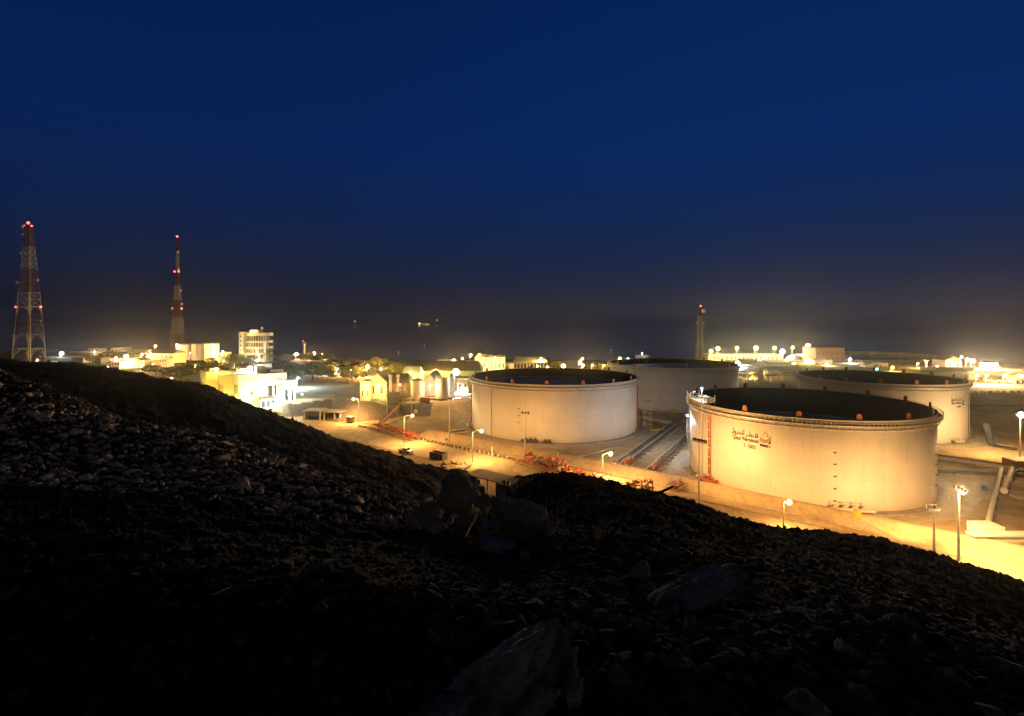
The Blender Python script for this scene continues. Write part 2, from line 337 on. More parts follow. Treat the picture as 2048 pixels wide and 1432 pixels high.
def text_geo(s, size):
    cu = bpy.data.curves.new('t', 'FONT'); cu.body = s; cu.size = size; cu.resolution_u = 3
    o = bpy.data.objects.new('t', cu); col.objects.link(o)
    dg = bpy.context.evaluated_depsgraph_get(); dg.update(); me = o.evaluated_get(dg).to_mesh()
    v = [tuple(x.co) for x in me.vertices]; f = [tuple(p.vertices) for p in me.polygons]
    o.evaluated_get(dg).to_mesh_clear(); bpy.data.objects.remove(o); bpy.data.curves.remove(cu)
    return v, f
def stroke(mb, pts, w):
    for a, b in zip(pts[:-1], pts[1:]):
        a = Vector((*a, 0)); b = Vector((*b, 0)); d = (b-a).normalized(); n = Vector((-d.y, d.x, 0))*w/2; e = d*w*.4
        mb.add([a-n-e, b-n+e, b+n+e, a+n-e], [(0,1,2,3)])
def arc(cx, cy, rx, ry, a0, a1, n=12): return [(cx+rx*math.cos(R_(a0+(a1-a0)*k/n)), cy+ry*math.sin(R_(a0+(a1-a0)*k/n))) for k in range(n+1)]

def tank_logo(parent, Rt, amid, ztop, width, number):
    # flat lettering laid out in a plane (x right, y up) then bent round the shell
    W = 10.0; k = width/W
    def bend(mb, name, m):
        mb2 = MB(); vv = []
        for (x, y, z) in mb.v:
            a = R_(amid)+(x-W/2)*k/Rt; vv.append(((Rt+.06)*math.cos(a), (Rt+.06)*math.sin(a), ztop+y*k))
        mb2.v = vv; mb2.f = mb.f; return mb2.build(name, m, parent)
    def sub(mb, cuts=1):
        return mb
    # latin name
    L = MB(); v, f = text_geo('Qatar Petroleum', 1.35); wx = max(p[0] for p in v)
    for dx, dy in ((0,0), (.06,.02), (.03,-.05)): L.add([(dx+p[0]*7.0/wx, p[1]*1.05+dy-2.75, 0) for p in v], f)
    bend(L, 'lettering', m_black)
    L = MB(); v, f = text_geo(number, 1.25); wx = max(p[0] for p in v)
    for dx, dy in ((0,0), (.05,.03)): L.add([(3.0+dx+p[0]*3.2/wx, p[1]*1.1+dy-4.4, 0) for p in v], f)
    bend(L, 'tank_number', m_black)
    # arabic name, right to left: qaf tah ra / lam lam ba ta ra waw lam
    A = MB(); y = -1.35; t = .2
    stroke(A, arc(6.45, y+.42, .30, .30, 0, 360, 14), t); stroke(A, [(6.75, y+.4), (6.72, y), (5.8, y), (5.2, y)], t)
    for d in (6.3, 6.62): stroke(A, [(d, y+.98), (d+.12, y+.98)], .13)
    stroke(A, arc(5.1, y+.2, .32, .2, 0, 360, 12), t); stroke(A, [(4.78, y+1.15), (4.78, y)], t); stroke(A, [(5.2, y), (4.2, y)], t)
    stroke(A, [(4.2, y+.32), (4.1, y+.05), (3.85, y-.3), (3.6, y-.4)], t)
    y = -1.2
    stroke(A, [(3.25, y+1.15), (3.25, y), (2.9, y)], t); stroke(A, [(2.9, y+1.15), (2.9, y), (1.45, y)], t)
    stroke(A, [(2.35, y+.45), (2.35, y)], t); stroke(A, [(1.9, y+.45), (1.9, y)], t)
    stroke(A, [(2.32, y-.33), (2.44, y-.33)], .13)
    for d in (1.75, 2.0): stroke(A, [(d, y+.75), (d+.1, y+.75)], .12)
    stroke(A, [(1.45, y+.35), (1.38, y+.05), (1.15, y-.3), (.95, y-.35)], t)
    stroke(A, arc(.78, y+.25, .2, .2, 0, 360, 10), t); stroke(A, [(.98, y+.2), (.85, y-.2), (.55, y-.4)], t)
    stroke(A, [(.32, y+1.3), (.32, y+.15), (.2, y-.15), (-.05, y-.15), (-.1, y+.15)], t)
    bend(A, 'lettering', m_black)
    # emblem: outlined drop over banded dunes
    E = MB(); cx = 8.6
    drop = [(cx, .55)]+[(cx+.62*math.sin(R_(a))*(1 if a < 140 else 1), -.55-.62*math.cos(R_(a))*1) for a in range(60, 301, 20)]+[(cx, .55)]
    stroke(E, drop, .11); stroke(E, arc(cx, -.65, .3, .3, 200, 340, 6), .1)
    bend(E, 'emblem_drop', m_olive)
    E = MB()
    for i in range(4):
        pts = [(7.35+q*.25, -1.15-.33*i-(.75-.12*i)*math.sin(math.pi*q/10*1.0)+(.35*q/10)) for q in range(11)]
        stroke(E, pts, .2 if i else .28)
    bend(E, 'emblem_dunes', m_olive)
    E = MB(); E.add([(7.3,-2.75,0),(8.4,-2.85,0),(9.2,-3.0,0),(9.2,-3.5,0),(8.4,-3.45,0),(7.3,-3.35,0)], [(0,5,4,3,2,1)])
    E.add([(9.2,-2.5,0),(9.85,-1.7,0),(9.85,-2.6,0)], [(0,2,1)]); stroke(E, [(9.0,-2.8),(9.5,-3.05),(9.9,-3.0)], .14); stroke(E, [(9.1,-3.35),(9.85,-3.45)], .15)
    bend(E, 'emblem_base', m_black)

def tank(label, X0, Y0, Rt, H, nch, phase, roofz, extra=None):
    t = thing('storage_tank', label, 'storage tank', (X0, Y0, 0), 0, 'floating roof storage tanks')
    n = 180
    MB().lathe([(Rt, .35), (Rt, H), (Rt-.06, H), (Rt-.06, H-.02)], n).build('shell', m_tank, t, True)
    MB().lathe([(Rt-.08, roofz-.4), (Rt-.08, H-.05)], n).build('inner_wall', m_inside, t, True)
    MB().lathe([(Rt-.1, roofz), (Rt-1.2, roofz+.1), (Rt-1.2, roofz-.3), (.01, roofz+.25)], 96).build('floating_roof', m_roof, t)
    MB().lathe([(Rt+2.2, 0), (Rt+2.1, .32), (Rt, .35)], n).build('foundation_ring', m_conc, t)
    br = MB().lathe([(Rt, H-1.25), (Rt+1.25, H-1.25), (Rt+1.25, H-1.05), (Rt, H-1.05)], n)
    for k in range(72):
        a = 2*math.pi*k/72; c, s = math.cos(a), math.sin(a)
        br.bar((Rt*c, Rt*s, H-2.3), ((Rt+1.15)*c, (Rt+1.15)*s, H-1.2), .1)
    br.build('wind_girder', m_steel, t)
    ra = MB()
    for z in (H+.02, H-.5): ra.lathe([(Rt+1.2, z), (Rt+1.27, z), (Rt+1.27, z+.06), (Rt+1.2, z+.06)], n)
    for k in range(200):
        a = 2*math.pi*k/200; c, s = math.cos(a), math.sin(a); ra.bar(((Rt+1.23)*c, (Rt+1.23)*s, H-1.05), ((Rt+1.23)*c, (Rt+1.23)*s, H+.05), .05)
    ra.build('walkway_railing', m_rail, t)
    ra = MB().lathe([(Rt+.02, H-.12), (Rt+.22, H-.12), (Rt+.22, H+.04), (Rt-.1, H+.04)], n); ra.build('rim_angle', m_rail, t)
    ring = MB(); z = H-2.25
    ring.lathe([(Rt+.5+.11*math.cos(a), z+.11*math.sin(a)) for a in np.linspace(0, 2*math.pi, 7)], n)
    for k in range(48):
        a = 2*math.pi*(k+.5)/48; c, s = math.cos(a), math.sin(a)
        ring.bar((Rt*c, Rt*s, z-.12), ((Rt+.55)*c, (Rt+.55)*s, z-.12), .1); ring.bar(((Rt+.5)*c, (Rt+.5)*s, z), ((Rt+.42)*c, (Rt+.42)*s, z-.6), .07)
    ring.build('spray_ring_pipe', m_pipe, t)
    for k in range(nch):
        a = R_(phase)+2*math.pi*k/nch; c, s = math.cos(a), math.sin(a)
        f = MB(); w2 = .58; pl = [(-w2,0),(w2,0),(w2,1.75),(.3,2.15),(-.3,2.15),(-w2,1.75)]
        vv = []
        for dr in (0, .3):
            for (x, z) in pl:
                rr_ = Rt-.35-dr; vv.append((rr_*c-x*s, rr_*s+x*c, H-.6+z))
        m = 6; f.add(vv, [tuple(range(m)), tuple(range(m, 2*m))[::-1]]+[(i, i+m, (i+1) % m+m, (i+1) % m) for i in range(m)])
        f.build('foam_chamber', m_orange, t)
    return t
def radial_pipe(t, Rt, deg, H, m, w=.35, clamp=True, z0=.4, ztop=None, name='riser_pipe'):
    a = R_(deg); c, s = math.cos(a), math.sin(a); b = MB(); r = Rt+.35; zt = ztop or H-2.3
    for q in (-.5, .5): b.tube([(r*c-q*w*s, r*s+q*w*c, z0), (r*c-q*w*s, r*s+q*w*c, zt)], w*.45, 8)
    o = b.build(name, m, t)
    if clamp:
        z = z0+2
        while z < zt:
            MB().bar(((r+.22)*c+w*1.3*s, (r+.22)*s-w*1.3*c, z), ((r+.22)*c-w*1.3*s, (r+.22)*s+w*1.3*c, z), .16).build('pipe_clamp', m_white, o); z += 2.4
    return o

TA = dict(x=82.89, y=150.17, r=30.17, h=20.99); TB = dict(x=17.43, y=221.21, r=34.17, h=20.97)
TC = dict(x=85.49, y=281.11, r=32.73, h=21.4); TD = dict(x=149.15, y=214.49, r=28.2, h=21.12)
ta = tank('nearest huge cream storage tank with company logo and tank number on its left side', TA['x'], TA['y'], TA['r'], TA['h'], 15, -96, 13.0)
tb = tank('huge tan storage tank left of the others, pale bluish floating roof showing inside the rim', TB['x'], TB['y'], TB['r'], TB['h'], 16, -98.5, 17.0)
tc_ = tank('farthest grey storage tank standing behind the gap between the two front tanks', TC['x'], TC['y'], TC['r'], TC['h'], 16, -95, 18.6)
td = tank('rightmost storage tank with small logo, half hidden behind the nearest tank', TD['x'], TD['y'], TD['r'], TD['h'], 16, -100, 12.5)
tank_logo(ta, TA['r'], -140.6, 16.4, 9.8, 'T- 5003')
tank_logo(td, TD['r'], -66, 16.4, 8.4, 'T- 5001')
# risers, nozzles, wall details
radial_pipe(ta, TA['r'], -165, TA['h'], m_orange, .5)
for dg in (-172, 168): radial_pipe(ta, TA['r'], dg, TA['h'], m_pipe, .2, False)
radial_pipe(tb, TB['r'], 181, TB['h'], m_red, .45); radial_pipe(tb, TB['r'], -14, TB['h'], m_red, .5)
radial_pipe(tb, TB['r'], -137, TB['h'], m_dsteel, .12, False)
radial_pipe(tc_, TC['r'], -20, TC['h'], m_pipe, .3, False); radial_pipe(td, TD['r'], -45, TD['h'], m_pipe, .15, False)
def wall_studs(t, Rt, deg, zs):
    a = R_(deg); c, s = math.cos(a), math.sin(a)
    for z in zs: MB().bar((Rt*c, Rt*s, z), ((Rt+.25)*c, (Rt+.25)*s, z), .45, .3).build('wall_bracket', m_dsteel, t)
wall_studs(ta, TA['r'], -106, [13.5, 10.8, 8.0, 5.2, 2.4]); wall_studs(ta, TA['r'], -48, [14, 11.5, 9, 6.5, 4]); wall_studs(tb, TB['r'], -116, [12, 9.5, 7])
def nozzle_manifold(t, Rt, deg, m, n=3, sz=1.0):
    a = R_(deg); c, s = math.cos(a), math.sin(a); q = MB(); P3 = lambda r, u, z: (r*c-u*s, r*s+u*c, z)
    for k in range(n):
        u = (k-(n-1)/2)*2.0*sz
        q.tube([P3(Rt-.2, u, 1.3), P3(Rt+1.3, u, 1.3)], .42*sz, 10); q.tube([P3(Rt+.9, u, 1.3), P3(Rt+1.05, u, 1.3)], .62*sz, 12)
        q.tube([P3(Rt+1.3, u, 1.3), P3(Rt+1.45, u, 1.3)], .66*sz, 12)
        q.tube([P3(Rt+1.1, u, 1.6), P3(Rt+1.1, u, 2.5*sz)], .08, 6); q.tube([P3(Rt+1.1, u-.45, 2.5*sz), P3(Rt+1.1, u+.45, 2.5*sz)], .09, 6)
    q.tube([P3(Rt+1.9, -n*1.2*sz, 1.1), P3(Rt+1.9, n*1.2*sz, 1.1)], .45*sz, 10)
    q.build('nozzle_manifold', m, t)
nozzle_manifold(ta, TA['r'], -101, m_pipe, 4); nozzle_manifold(ta, TA['r'], 192, m_pipe, 2, .8); nozzle_manifold(ta, TA['r'], -163, m_orange, 3, .9)
nozzle_manifold(tb, TB['r'], -108, m_dsteel, 3, .9); nozzle_manifold(tb, TB['r'], -98, m_dsteel, 2, .7); nozzle_manifold(tb, TB['r'], 189, m_pipe, 2, 1)
nozzle_manifold(td, TD['r'], -72, m_pipe, 2, .9); nozzle_manifold(tc_, TC['r'], -105, m_yel, 1, 1.6)
# top platforms with gauging gear and rails
def top_platform(t, Rt, deg, H, lampcol=None, wide=5.0):
    a = R_(deg); c, s = math.cos(a), math.sin(a); P3 = lambda r, u, z: (r*c-u*s, r*s+u*c, z); b = MB()
    for u in (-wide, wide):
        for r in (Rt-2.2, Rt+1.4): b.bar(P3(r, u, H-1.4), P3(r, u, H+2.6), .16)
    for z in (H+.55,):
        b.bar(P3(Rt-.4, -wide, z), P3(Rt-.4, wide, z), 3.6, .12)
    for z in (H+1.1, H+1.7):
        for r in (Rt-2.2, Rt+1.4): b.bar(P3(r, -wide, z), P3(r, wide, z), .08)
        for u in (-wide, wide): b.bar(P3(Rt-2.2, u, z), P3(Rt+1.4, u, z), .08)
    k = -wide
    while k < wide: b.bar(P3(Rt+1.4, k, H+.5), P3(Rt+1.4, k, H+1.75), .07); b.bar(P3(Rt-2.2, k, H+.5), P3(Rt-2.2, k, H+1.75), .07); k += 1.2
    b.bar(P3(Rt+1.4, -wide, H-1.2), P3(Rt+1.4, -wide+2.5, H+2.4), .14); b.bar(P3(Rt+1.4, wide, H-1.2), P3(Rt+1.4, wide-2.5, H+.5), .14)
    b.build('gauger_platform', m_rail, t)
    g = MB()
    for u in (-2.6, -1, .8, 2.6): g.tube([P3(Rt-1.2, u, H-2.5), P3(Rt-1.2, u, H+1.4)], .28, 8); g.tube([P3(Rt-1.2, u, H+1.4), P3(Rt-1.2, u, H+1.6)], .45, 10)
    g.build('gauge_well', m_pipe, t)
top_platform(ta, TA['r'], -176, TA['h'])
top_platform(tc_, TC['r'], 104, TC['h'], wide=3.5)
# rolling ladder on the near tank roof, spiral stair on the back left of the near tank
sp = MB(); N_ = 46
for k in range(N_):
    a = R_(188-k*1.15); z = .6+(TA['h']-2)*k/(N_-1); r0, r1 = TA['r']+.15, TA['r']+1.1; c, s = math.cos(a), math.sin(a)
    sp.bar((r0*c, r0*s, z), (r1*c, r1*s, z), .5, .06); sp.bar((r1*c, r1*s, z), (r1*c, r1*s, z+1.05), .05)
sp.tube([((TA['r']+1.1)*math.cos(R_(188-k*1.15)), (TA['r']+1.1)*math.sin(R_(188-k*1.15)), 1.65+(TA['h']-2)*k/(N_-1)) for k in range(N_)], .05, 6)
sp.build('spiral_stair', m_steel, ta)
sp = MB()
for k in range(N_):
    a = R_(-18+k*1.1); z = .6+(TB['h']-2)*k/(N_-1); r0, r1 = TB['r']+.15, TB['r']+1.1; c, s = math.cos(a), math.sin(a)
    sp.bar((r0*c, r0*s, z), (r1*c, r1*s, z), .5, .06); sp.bar((r1*c, r1*s, z), (r1*c, r1*s, z+1.05), .05)
sp.build('spiral_stair', m_steel, tb)
# ------------------------------------------------------------ lamps
bulbs = {}
def bulb(c, s=14):
    k = (c, s)
    if k not in bulbs: bulbs[k] = emat('lit_lamp_glass', c, s)
    return bulbs[k]
def ico(mb, c, r, n=10):
    c = Vector(c); mb.lathe([(.001, c.z-r)]+[(r*math.cos(a), c.z+r*math.sin(a)) for a in np.linspace(-1.3, 1.3, 7)]+[(.001, c.z+r)], n, (c.x, c.y)); return mb
def street_lamp(label, base, h, arm, power=6000, colr=SOD, group=None, rb=.55, lit=True, name='street_lamp'):
    t = thing(name, label, 'street lamp', base, 0, group)
    MB().tube([(0,0,0),(0,0,h)], [.16,.09], 8).build('pole', m_mast, t)
    ax, ay = arm; L = math.hypot(ax, ay) or 1
    MB().tube([(0,0,h-.1),(ax*.5,ay*.5,h+.25),(ax,ay,h+.3)], .06, 6).build('arm', m_mast, t)
    hd = MB().bar((ax*.9,ay*.9,h+.33), (ax*.9+ax/L*1.0, ay*.9+ay/L*1.0, h+.36), .45, .2).build('lamp_head', m_mast, t)
    p = (ax*.9+ax/L*.5, ay*.9+ay/L*.5, h+.02)
    if lit:
        ico(MB(), (0,0,0), rb).build('lamp_glass', bulb(tuple(colr)), hd).location = p
        light(hd, (p[0], p[1], p[2]-rb-.1), power, colr, .3)
    return t
def flood_mast(label, base, h, aim, n=4, power=60000, colr=SOD, lit=True, spot=140, group=None, lens_glow=30, show_light=True, hz=.75):
    t = thing('floodlight_mast', label, 'floodlight mast', base, 0, group)
    MB().tube([(0,0,0),(0,0,h)], [.26,.13], 10).build('pole', m_mast, t)
    d = Vector((aim[0]-base[0], aim[1]-base[1], 0)).normalized(); x = Vector((-d.y, d.x, 0)); W = n*1.0
    MB().bar(-x*W/2+Vector((0,0,h)), x*W/2+Vector((0,0,h)), .18, .3).build('crossbar', m_mast, t)
    dd = (Vector(aim)-Vector(base)-Vector((0,0,h))).normalized(); up = x.cross(dd).normalized()
    for k in range(n):
        c = x*(k-(n-1)/2)*1.0+Vector((0,0,h+.45)); c = c+d*.25
        b = MB(); a = .38; vv = []
        for s_, q in ((-.3, .28), (.3, .42)):
            for (i_, j_) in ((-1,-1),(1,-1),(1,1),(-1,1)): vv.append(c+dd*s_+x*i_*q+up*j_*q*.8)
        b.add(vv, [(0,3,2,1),(0,1,5,4),(1,2,6,5),(2,3,7,6),(3,0,4,7),(4,5,6,7)])
        f = b.build('floodlight', m_dsteel, t)
        ln = MB(); ln.add([v+dd*.01 for v in vv[4:]], [(0,1,2,3)]); ln.build('lens', bulb(tuple(colr), lens_glow), f)
    if lit:
        light(t, tuple(Vector((0,0,h+.45))+dd*.9), power, colr, .4, spot, tuple(Vector(aim)-Vector(base)), .8)
    return t

# ------------------------------------------------------------ ground sheets: road, paths, lined berms
m_asph = mat('sandy_road', (.56,.43,.26), .9, c2=(.45,.34,.20), nscale=.25, detail=8, bump=.15, bscale=4)
m_pave = mat('pale_paving', (.48,.40,.28), .9, c2=(.40,.33,.23), nscale=.3, detail=8)
m_lined = mat('berm_lining', (.58,.43,.24), .9, c2=(.50,.37,.205), nscale=.2, detail=8)
def strip(name, pts, w, m, z=.02, kind='structure', hf=None, step=3):
    P_ = [Vector((p[0], p[1], 0)) for p in pts]; q = []
    for a, b in zip(P_[:-1], P_[1:]):
        k = max(1, int((b-a).length/step)); q += [a.lerp(b, i/k) for i in range(k)]
    q.append(P_[-1]); mb = MB(); v = []
    for i, p in enumerate(q):
        d = (q[min(i+1, len(q)-1)]-q[max(i-1, 0)]).normalized(); n = Vector((-d.y, d.x, 0))
        for s_ in (-.5, .5):
            c = p+n*w*s_; v.append((c.x, c.y, (hf(c) if hf else 0)+z))
    mb.add(v, [(2*i, 2*i+1, 2*i+3, 2*i+2)[::-1] for i in range(len(q)-1)])
    return tag(mb.build(name, m), kind=kind)
stain(m_asph, .15, .8, (1, .2, 1)); stain(m_pave, .2, .8); stain(m_lined, .2, .85, (1, .3, 1))
rd = Vector((.775, -.632, 0)); rn = Vector((.632, .775, 0))     # along the road, away from the hill
r0 = Vector((-54, 210, 0))                                       # a point on the far edge barrier
def RP(s_, o, z=0): q = r0+rd*s_+rn*o; return (q.x, q.y, z)
strip('road', [RP(-70, -8.5), RP(230, -8.5)], 15, m_asph, .03)
strip('road_verge', [RP(-70, 2.2), RP(240, 2.2)], 4, m_lined, .026)
# lined berm beyond the road
def berm(name, pts, h, w0, w1, m):
    mb = MB(); v = []
    q = [Vector((*p[:2], 0)) for p in pts]
    for i, p in enumerate(q):
        d = (q[min(i+1, len(q)-1)]-q[max(i-1, 0)]).normalized(); n = Vector((-d.y, d.x, 0))
        for s_, z in ((-w0/2, 0), (-w1/2, h), (w1/2, h), (w0/2, 0)):
            c = p+n*s_; v.append((c.x, c.y, z-.02 if z == 0 else z))
    L = len(q); f = [(4*i+j, 4*i+j+1, 4*i+j+5, 4*i+j+4)[::-1] for i in range(L-1) for j in range(3)]
    mb.add(v, f+[(0,1,2,3), tuple(4*(L-1)+j for j in (3,2,1,0))]); return tag(mb.build(name, m), kind='structure')
berm('bund', [RP(20, 9.5), RP(58, 10.5), RP(108, 11), RP(150, 9), RP(215, 7.5)], 1.5, 11, 1.6, m_lined)
# aprons round the tanks
def disc(name, c, r0_, r1, m, z):
    mb = MB().lathe([(r0_, z), (r1, z)], 96, c); mb.f = [q[::-1] for q in mb.f]; return tag(mb.build(name, m), kind='structure')
for T_ in (TA, TB, TC, TD): disc('tank_apron', (T_['x'], T_['y']), T_['r']+1.8, T_['r']+7, m_pave, .05)
hp = lambda c: hgt(c.x, c.y)
strip('pavement', [(-150, 322), (-120, 314), (-95, 300), (-78, 288)], 26, m_pave, .12, hf=hp)
strip('path', [G(1205, 946), G(1330, 880), G(1390, 838)], 9, m_asph, .04)
strip('path', [G(1880, 880), G(2048, 915), G(2300, 960)], 12, m_asph, .04)
strip('path', [G(1890, 1035), G(1990, 960), G(2060, 905)], 4, m_pave, .045)
strip('bund_road', [(230, 292), (300, 289), (420, 284)], 9, m_asph, .1, hf=hp)

m_trk = mat('tyre_track', (.34,.255,.155), .95, noise=.3, nscale=.5)
for o_, w_ in ((-5.2, .35), (-6.9, .35), (-10.3, .3), (-12.0, .3)): strip('road_tyre_track', [RP(-70, o_), RP(0, o_+.3), RP(60, o_-.4), RP(140, o_+.2), RP(230, o_)], w_, m_trk, .036)
# crash barrier with striped blocks along the far edge of the road
bar = thing('road_barrier', 'long low pipe barrier with yellow blocks along the far edge of the road', 'barrier', RP(0, 0))
def rel(s_, o, z): a = rd*s_+rn*o; return (a.x, a.y, z)
MB().tube([rel(-12, 0, .75), rel(92, 0, .75)], .14, 6).build('rail', m_dsteel, bar)
MB().tube([rel(-12, 0, .35), rel(92, 0, .35)], .10, 6).build('rail', m_dsteel, bar)
for k in range(52):
    MB().bar(rel(-12+k*2, -.25, 0), rel(-12+k*2, -.25, .8), .4, .6).build('barrier_block', m_yel if k % 2 else m_white, bar)

# ------------------------------------------------------------ masts and lamps of the plant
flood_mast('floodlight mast with four dark lamps seen from behind, in front of the nearest tank', G(1398, 1010), 15, (80, 150, 8), 4, 27000)
mk = flood_mast('floodlight mast with three lamps over the bright road at the lower right', G(1917, 1122), 12.8, (110, 92, 0), 3, 60000, spot=165)
light(mk, (-.3, -.9, 12.6), 110000, (1,.62,.25), .4, 155, (-22, -36, 0), .5); light(mk, (.8, -.8, 12), 14000, (1,.62,.25), .4)  # extra lights without own heads; the spot is added to brighten the scree
flood_mast('thin twin pole mast standing right beside the base of the nearest tank', G(1868, 1108), 8.3, (84, 130, 6), 2, 27000)
flood_mast('floodlight mast with a crown of small lamps in front of the tan tank', G(1050, 912), 13.6, (20, 210, 6), 3, 7000)
flood_mast('tall slender mast at the left edge of the tan tank', G(899, 890), 16, (-6, 205, 2), 2, 2500)
m5 = flood_mast('tall mast with the very bright floodlight at the right edge of the photo', G(2040, 920), 14.0, (150, 190, 5), 2, 26000, WARM, spot=160, lens_glow=60)
ico(MB(), (0,-.4,14.3), .9).build('lamp_glass', bulb(WARM, 40), m5); light(m5, (0, -1.5, 13.5), 24000, SOD, .5)
L1 = street_lamp('street lamp lit orange beside the shelter and the conical gravel mound', G(717, 846), 10.2, (-2.0, .3), 34000)
L2 = street_lamp('street lamp lit orange rising behind the parked pickup truck', G(808, 890), 10.2, (2.6, .6), 25000)
L3 = street_lamp('street lamp lit orange in front of the left side of the tan tank', G(945, 925), 9.6, (2.5, .5), 22000)
L4 = street_lamp('street lamp lit orange on a thin pole between the two red pipe manifolds', G(1205, 972), 8.4, (2.0, .6), 32000)
L5 = street_lamp('street lamp lit orange in front of the lower middle of the nearest tank', G(1567, 1070), 6.6, (.9, .2), 16000)
street_lamp('unlit street lamp with slanted arm by the pipe stairs left of the tan tank', G(823, 852), 12, (-1.5, 0), lit=False)
street_lamp('unlit street lamp beside the dark hut below the process area', G(774, 836), 13, (1.5, 0), lit=False)
street_lamp('short post lamp next to the white building steps', G(567, 838), 8, (.8, .2), 3000, WARM, rb=.2)
# wall lamps on the near tank throw white light over the lane behind
for q, (dg, z, pw) in enumerate(((163, 15.2, 2500), (140, 19.5, 14000))):
    a = R_(dg); r = TA['r']+.6; wl = MB().bar((TA['r']*math.cos(a), TA['r']*math.sin(a), z), (r*math.cos(a), r*math.sin(a), z), .35).build('wall_lamp', m_dsteel, ta)
    ico(MB(), ((r+.3)*math.cos(a), (r+.3)*math.sin(a), z), .3).build('lamp_glass', bulb(WHITE, 14), wl)
    light(wl, ((r+1.0)*math.cos(a), (r+1.0)*math.sin(a), z), pw, (.86, .92, 1.0), .3)
def rim_lamp(t, T_, dg, pw, colr, h=3.0, rb=.28):
    a = R_(dg); x, y = (T_['r']-1)*math.cos(a), (T_['r']-1)*math.sin(a); z = T_['h']
    p = MB().tube([(x,y,z-1),(x,y,z+h)], .07, 6).build('lamp_post', m_mast, t)
    ico(MB(), (x, y, z+h+.2), rb).build('lamp_glass', bulb(tuple(colr), 14), p); light(p, (x, y-.2, z+h-.4), pw, colr, .2)
rim_lamp(ta, TA, 183, 1500, WHITE, 3.6); rim_lamp(tc_, TC, 105, 800, WHITE, 3.0, .4)

# ------------------------------------------------------------ pipes
def pipe_track(label, a, b, n, r, gap, m, zs=.7, sup=6, loc=None, name='pipe_rack', cat='pipe rack', bend=True):
    a = Vector(a); b = Vector(b); d = (b-a); L = d.length; d.normalize(); nn = Vector((-d.y, d.x, 0)).normalized()
    t = thing(name, label, cat, tuple(a))
    for k in range(n):
        o = nn*(k-(n-1)/2)*gap; z = Vector((0,0,zs))
        pts = [o+z, o+d*L+z]
        if bend: pts = [o+d*.3*k+Vector((0,0,.05)), o+d*.3*k+z, o+d*L+z]
        MB().tube(pts, r*(1.3 if k % 3 == 1 else 1), 8).build('pipe', m if not isinstance(m, (list, tuple)) else m[k % len(m)], t)
    q = 0
    while q < L:
        MB().bar(-nn*(n*gap/2+.2)+d*q+Vector((0,0,zs*.4)), nn*(n*gap/2+.2)+d*q+Vector((0,0,zs*.4)), .35, zs*.75).build('support', m_conc, t); q += sup
    return t
pipe_track('bundle of parallel pipes on sleepers running between the tan tank and the nearest tank', G(1245, 930), G(1352, 850), 6, .2, .95, [m_rusty, m_dsteel, m_pipe], sup=5)
pipe_track('second pipe bundle on sleepers close to the left side of the nearest tank', G(1300, 948), G(1385, 868), 4, .2, 1.1, [m_rusty, m_dsteel, m_rusty, m_pipe], sup=4)
pipe_track('large twin pipeline crossing behind the nearest tank towards the brown box', G(1872, 920), G(2100, 952), 3, .5, 1.8, [m_pipe, m_rusty, m_pipe], 1.2, 9, bend=False)
pipe_track('low pipe trestle with dark sleepers in front of the twin pipeline', G(1872, 948), G(2060, 946), 3, .25, .9, m_dsteel, .8, 2.2, bend=False)
pipe_track('pair of white pipes lying behind the foot of the tan tank', G(1283, 838), G(1340, 850), 2, .55, 1.7, m_pipe, .8, 7, bend=False)
pipe_track('pipes along the top edge of the terrace left of the tan tank', (-60, 254, TERR), (-14, 266, TERR), 4, .35, 1.3, [m_pipe, m_red, m_pipe, m_dsteel], 1.0, 6, bend=False)
pipe_track('sloping red pipe stair running down the bank to the red manifold', G(760, 850, .3), (-52, 252, 4.8), 3, .2, .8, [m_red, m_pipe, m_dsteel], .7, 4)
pipe_track('single long straight white pipe leading down to the white slab wall', G(2003, 947), G(1974, 1068), 1, .5, 1, m_white, 1.4, 8, bend=False)
pipe_track('thin pipes on the slope at the right edge behind the rightmost tank', (196, 262, .5), (270, 262, .8), 2, .3, 1.0, m_dsteel, .8, 6, bend=False)
du = thing('white_duct', 'broad white flanged duct at the right edge beyond the white pipe', 'duct', G(2008, 992))
e = G(2030, 935)-G(2008, 992)
MB().tube([(0,0,1.3), (e.x, e.y, 1.6)], .6, 14).build('duct_pipe', m_white, du)
for q in (0, .33, .66, 1): MB().tube([(e.x*q, e.y*q, 1.3+.3*q), (e.x*q+e.x*.02, e.y*q+e.y*.02, 1.31+.3*q)], .8, 16).build('flange', m_rail, du)
for q in (.1, .5, .9): MB().box(e.x*q-1.2, e.y*q-.3, 0, e.x*q+1.2, e.y*q+.3, .7).build('support', m_conc, du)
MB().lathe([(.01, .9), (1.9, .9), (2.4, .7), (2.4, 0)], 24).build('basin_ring', m_conc, du).location = (3.5, -1.2, 0)
MB().bar((-1.5, 4, .7), (-.7, 4, .7), 1.2, 1.2).build('valve', mat('blue_paint', (.06,.10,.35), .5), du)

